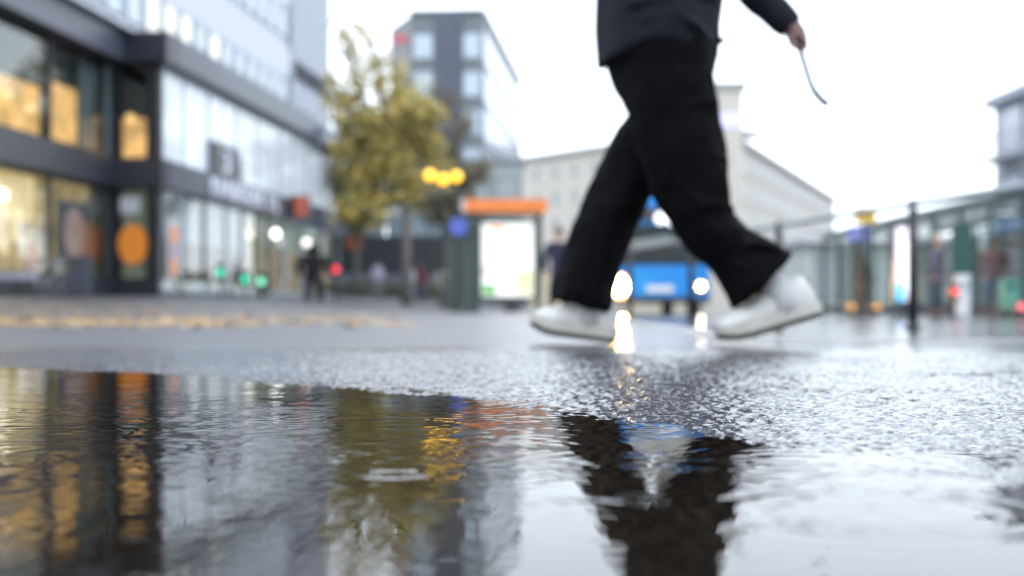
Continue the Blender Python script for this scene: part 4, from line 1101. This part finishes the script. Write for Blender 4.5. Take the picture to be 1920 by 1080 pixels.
# lying folds across the hip
for (pa, pb, pc, rr_) in [((1135,40),(1230,22),(1330,62),9), ((1150,70),(1250,48),(1335,98),8), ((1200,10),(1270,-10),(1345,20),9)]:
    q = [W(*p_, WY_) - off for p_ in (pa, pb, pc)]
    q[0].y = -0.10; q[1].y = -0.208; q[2].y = -0.09
    jb.tube([q[0], q[0].lerp(q[1],0.5)+Vector((0,-0.045,0)), q[1], q[1].lerp(q[2],0.5)+Vector((0,-0.045,0)), q[2]], [0.004, rr_*PXM, rr_*1.3*PXM, rr_*PXM, 0.004], 8)
jk = soft(jb.build('jacket', JACK, WK), 0.009, 4)
fl_ = MB(); fp = [W(1336, 66, WY_)-off, W(1362, 77, WY_)-off, W(1338, 92, WY_)-off]
fl_.v = [tuple(p + Vector((0, -0.02, 0))) for p in fp] + [tuple(p + Vector((0, 0.0, 0))) for p in fp]; fl_.f = [(0,1,2), (5,4,3), (0,3,4,1), (1,4,5,2), (2,5,3,0)]
fl_.build('pocket_flap', JACK, WK)
# body: one continuous skin figure, hands with separate fingers
HANDSK = M('hand_skin', (0.13,0.062,0.055), 0.5, 0.15, 30)
def L(px, py, dy, r): p = W(px, py, WY_ + dy) - off; return (p.x, p.y, p.z, r)
hip = L(1240, 60, 0, (0.09, 0.09)); chest = L(1240, -250, 0, (0.13, 0.13)); 
hd_ = L(1228, -395, 0, 0.055)
chains = [[hip, L(1240,-100,0,0.11), chest, hd_, L(1222,-440,0,0.07), L(1215,-490,0,(0.095,0.08)), L(1222,-540,0,0.06)],
          [L(1215,-490,0,(0.095,0.08)), L(1165,-470,0,0.018)]]
chains.append([hip, L(1258,150,-0.09,0.055), L(1285,310,-0.09,0.05), L(1325,420,-0.09,0.045), L(1375,470,-0.09,0.042), L(1440,540,-0.09,0.036), L(1450,570,-0.09,0.03)])
chains.append([hip, L(1242,150,0.09,0.05), L(1224,232,0.09,0.045), L(1186,312,0.09,0.045), L(1142,408,0.09,0.045), L(1105,500,0.09,0.04), L(1098,570,0.09,0.036), L(1096,600,0.09,0.03)])
# right (far) arm, swung back, fist closed on the strap
wr = L(1486, 50, 0.23, 0.026); palm = L(1492, 66, 0.225, (0.030, 0.022))
chains.append([chest, L(1245,-320,0.16,0.065), L(1378,-72,0.26,0.045), wr, palm])
for k, (dx, dy_, rad) in enumerate([(8,-0.028,0.0088), (9,-0.009,0.0092), (8,0.010,0.0088), (6,0.028,0.0078)]):
    kx = 1500+dx*0.6; chains.append([palm, L(kx+3, 74, 0.225+dy_, 0.0105), L(kx+6, 88, 0.222+dy_, rad), L(kx-3, 94, 0.221+dy_, rad), L(kx-12, 88, 0.222+dy_, rad*0.9)])
chains.append([palm, L(1482, 72, 0.195, 0.012), L(1486, 84, 0.185, 0.010), L(1495, 90, 0.188, 0.0085)])
# left (near) arm, bent forward above the frame
wl_ = L(1048, -120, -0.20, 0.026); pl = L(1028, -122, -0.195, (0.030, 0.022))
chains.append([chest, L(1245,-320,-0.16,0.065), L(1205,-115,-0.26,0.045), wl_, pl])
for k, dy_ in enumerate((-0.028,-0.009,0.010,0.028)):
    chains.append([pl, L(1008, -120, -0.195+dy_, 0.0105), L(990, -114, -0.195+dy_, 0.009), L(982-2*(k in (1,2)), -104, -0.195+dy_, 0.008)])
chains.append([pl, L(1020, -130, -0.235, 0.011), L(1004, -128, -0.245, 0.009)])
skin('body', chains, HANDSK, WK, sub=2)
MB().ball(W(1222,-505)-off, 0.118, 18, 12, 1.0, 0.86, 1.1).build('hair', M('dark_hair', (0.02,0.014,0.010), 0.5, 0.3, 40), WK, True)
for dy_ in (-0.034, 0.034):
    MB().ball(W(1163,-492)+Vector((0,dy_,0))-off, 0.011).build('eye', M('eye_white', (0.6,0.6,0.6), 0.3), WK, True)

# trainers
SHW = M('white_leather', (0.50,0.505,0.50), 0.55, 0.22, 9, bump=0.15, bscale=60)
SOLE = M('grey_white_rubber', (0.36,0.36,0.33), 0.6, 0.35, 16)
OUTS = M('dark_outsole', (0.03,0.028,0.022), 0.7, 0.3, 20)
def shoe(label, heel, toe, roll=0.0):
    """heel and toe: points on the ground side of the sole (relative to the walker)"""
    h = heel - off; t = toe - off
    ax = (t-h); Ln = ax.length; ax.normalize()
    yv = Vector((math.sin(roll), math.cos(roll), 0)); yv = (yv - ax*yv.dot(ax)).normalized()
    up = ax.cross(yv)
    if up.z < 0: up = -up
    def Q(s, y, z): return h + ax*(s*Ln) + yv*y*1.06 + up*z*1.30
    prof = [  # s, half width, top z
        (-0.005,0.018,0.045), (0.02,0.030,0.085), (0.07,0.036,0.100), (0.16,0.038,0.098), (0.27,0.038,0.096), (0.36,0.039,0.102), (0.46,0.043,0.091), (0.58,0.047,0.078), (0.70,0.051,0.070), (0.82,0.050,0.065), (0.92,0.044,0.058), (0.98,0.031,0.047), (1.0,0.014,0.034)]
    n = 20
    def sup(c): return math.copysign(abs(c)**0.75, c)
    up_ = MB(); rg = []
    for s, hw, tz in prof:
        z0 = 0.020; m = (z0+tz)/2; hh = (tz-z0)/2
        rg.append([Q(s, hw*sup(math.cos(2*math.pi*j/n))*(1 - 0.25*max(0, math.sin(2*math.pi*j/n))), m + hh*sup(math.sin(2*math.pi*j/n))) for j in range(n)])
    up_.rings(rg)
    so = up_.build('shoe', SHW, WK, True); so['label'] = label
    sd = so.modifiers.new('sub', 'SUBSURF'); sd.levels = 1; sd.render_levels = 1
    def slab(name, z0, z1, grow, mat):
        mbs = MB(); rows = []
        outline = []
        for s, hw, _ in prof: outline.append((s + (grow/Ln if s > 0.9 else -grow/Ln if s < 0.02 else 0), hw*1.05+grow))
        spring = lambda s: 0.018*max(0, (s-0.72)/0.28)**2
        pts2 = [(s, y) for s, y in outline] + [(s, -y) for s, y in reversed(outline)]
        mbs.rings([[Q(s, y, z0+spring(s)) for s, y in pts2], [Q(s, y*1.02, (z0+z1)/2+spring(s)) for s, y in pts2], [Q(s, y, z1+spring(s)*0.6) for s, y in pts2]])
        return mbs.build(name, mat, so)
    slab('outsole', 0.0, 0.012, 0.003, OUTS)
    slab('midsole', 0.012, 0.036, 0.005, SOLE)
    lc = MB()
    for k in range(5):
        s = 0.40 + k*0.052; tz = np.interp(s, [p[0] for p in prof], [p[2] for p in prof])
        lc.tube([Q(s, -0.024, tz-0.010), Q(s+0.006, 0, tz+0.004), Q(s, 0.024, tz-0.010)], 0.0035, 6)
    lc.build('laces', M('lace_white', (0.66,0.67,0.68), 0.7), so)
    tg = MB(); rows = []
    for s, z, hw in ((0.45,0.088,0.024), (0.38,0.108,0.026), (0.33,0.128,0.024), (0.315,0.134,0.016)):
        rows.append([Q(s, hw*math.cos(2*math.pi*j/12), z + 0.006*math.sin(2*math.pi*j/12)) for j in range(12)])
    tg.rings(rows).build('tongue', SHW, so, True)
    box_ = MB(); 
    box_.rings([[Q(s, y, z) for s, y in ((-0.012,-0.014), (0.01,-0.014), (0.01,0.014), (-0.012,0.014))] for z in (0.05, 0.092)])
    box_.build('heel_tab', SOLE, so)
    return so
shoe('rear white trainer pushing off its toe', W(1538, 594, YN), Vector((W(1350,0,YN).x, YN, 0.002)), R(6))
shoe('leading white trainer landing on its heel', Vector((W(1152,0,YF).x, YF, 0.004)), W(992, 624, YF), R(-10))
for nm_, a_, b_, c_, dy_ in (('sock', (1462,585), (1447,548), (1418,515), -0.09), ('sock', (1104,612), (1098,575), (1096,545), 0.09)):
    sk = MB().tube([W(*a_, WY_)+Vector((0,dy_,0))-off, W(*b_, WY_)+Vector((0,dy_,0))-off, W(*c_, WY_)+Vector((0,dy_,0))-off], [0.050, 0.047, 0.044], 14)
    sk.build(nm_, M('pale_sock', (0.42,0.43,0.44), 0.8), WK, True)
# strap hanging from the hand
st = MB(); sp_ = [(1496,62),(1500,92),(1506,112),(1513,135),(1521,160),(1530,176),(1541,188),(1553,197)]
rows = []
for i, (x, y_) in enumerate(sp_):
    p = W(x, y_, WY_ + 0.222)
    x2, y2 = sp_[min(i+1, len(sp_)-1)]; x1, y1 = sp_[max(i-1, 0)]
    t = Vector((x2-x1, 0, -(y2-y1))).normalized(); q = Vector((-t.z, 0, t.x)); q2 = Vector((0,1,0))
    wd = 0.0085 if i < 5 else 0.0105
    rows.append([p+q*wd*math.cos(2*math.pi*j/10)+q2*0.007*math.sin(2*math.pi*j/10) for j in range(10)])
tag(st.rings(rows).build('strap', M('blue_grey_strap', (0.05,0.07,0.09), 0.6, 0.1, 30), None, True), 'thin blue grey strap dangling from the walking person hand', 'strap')
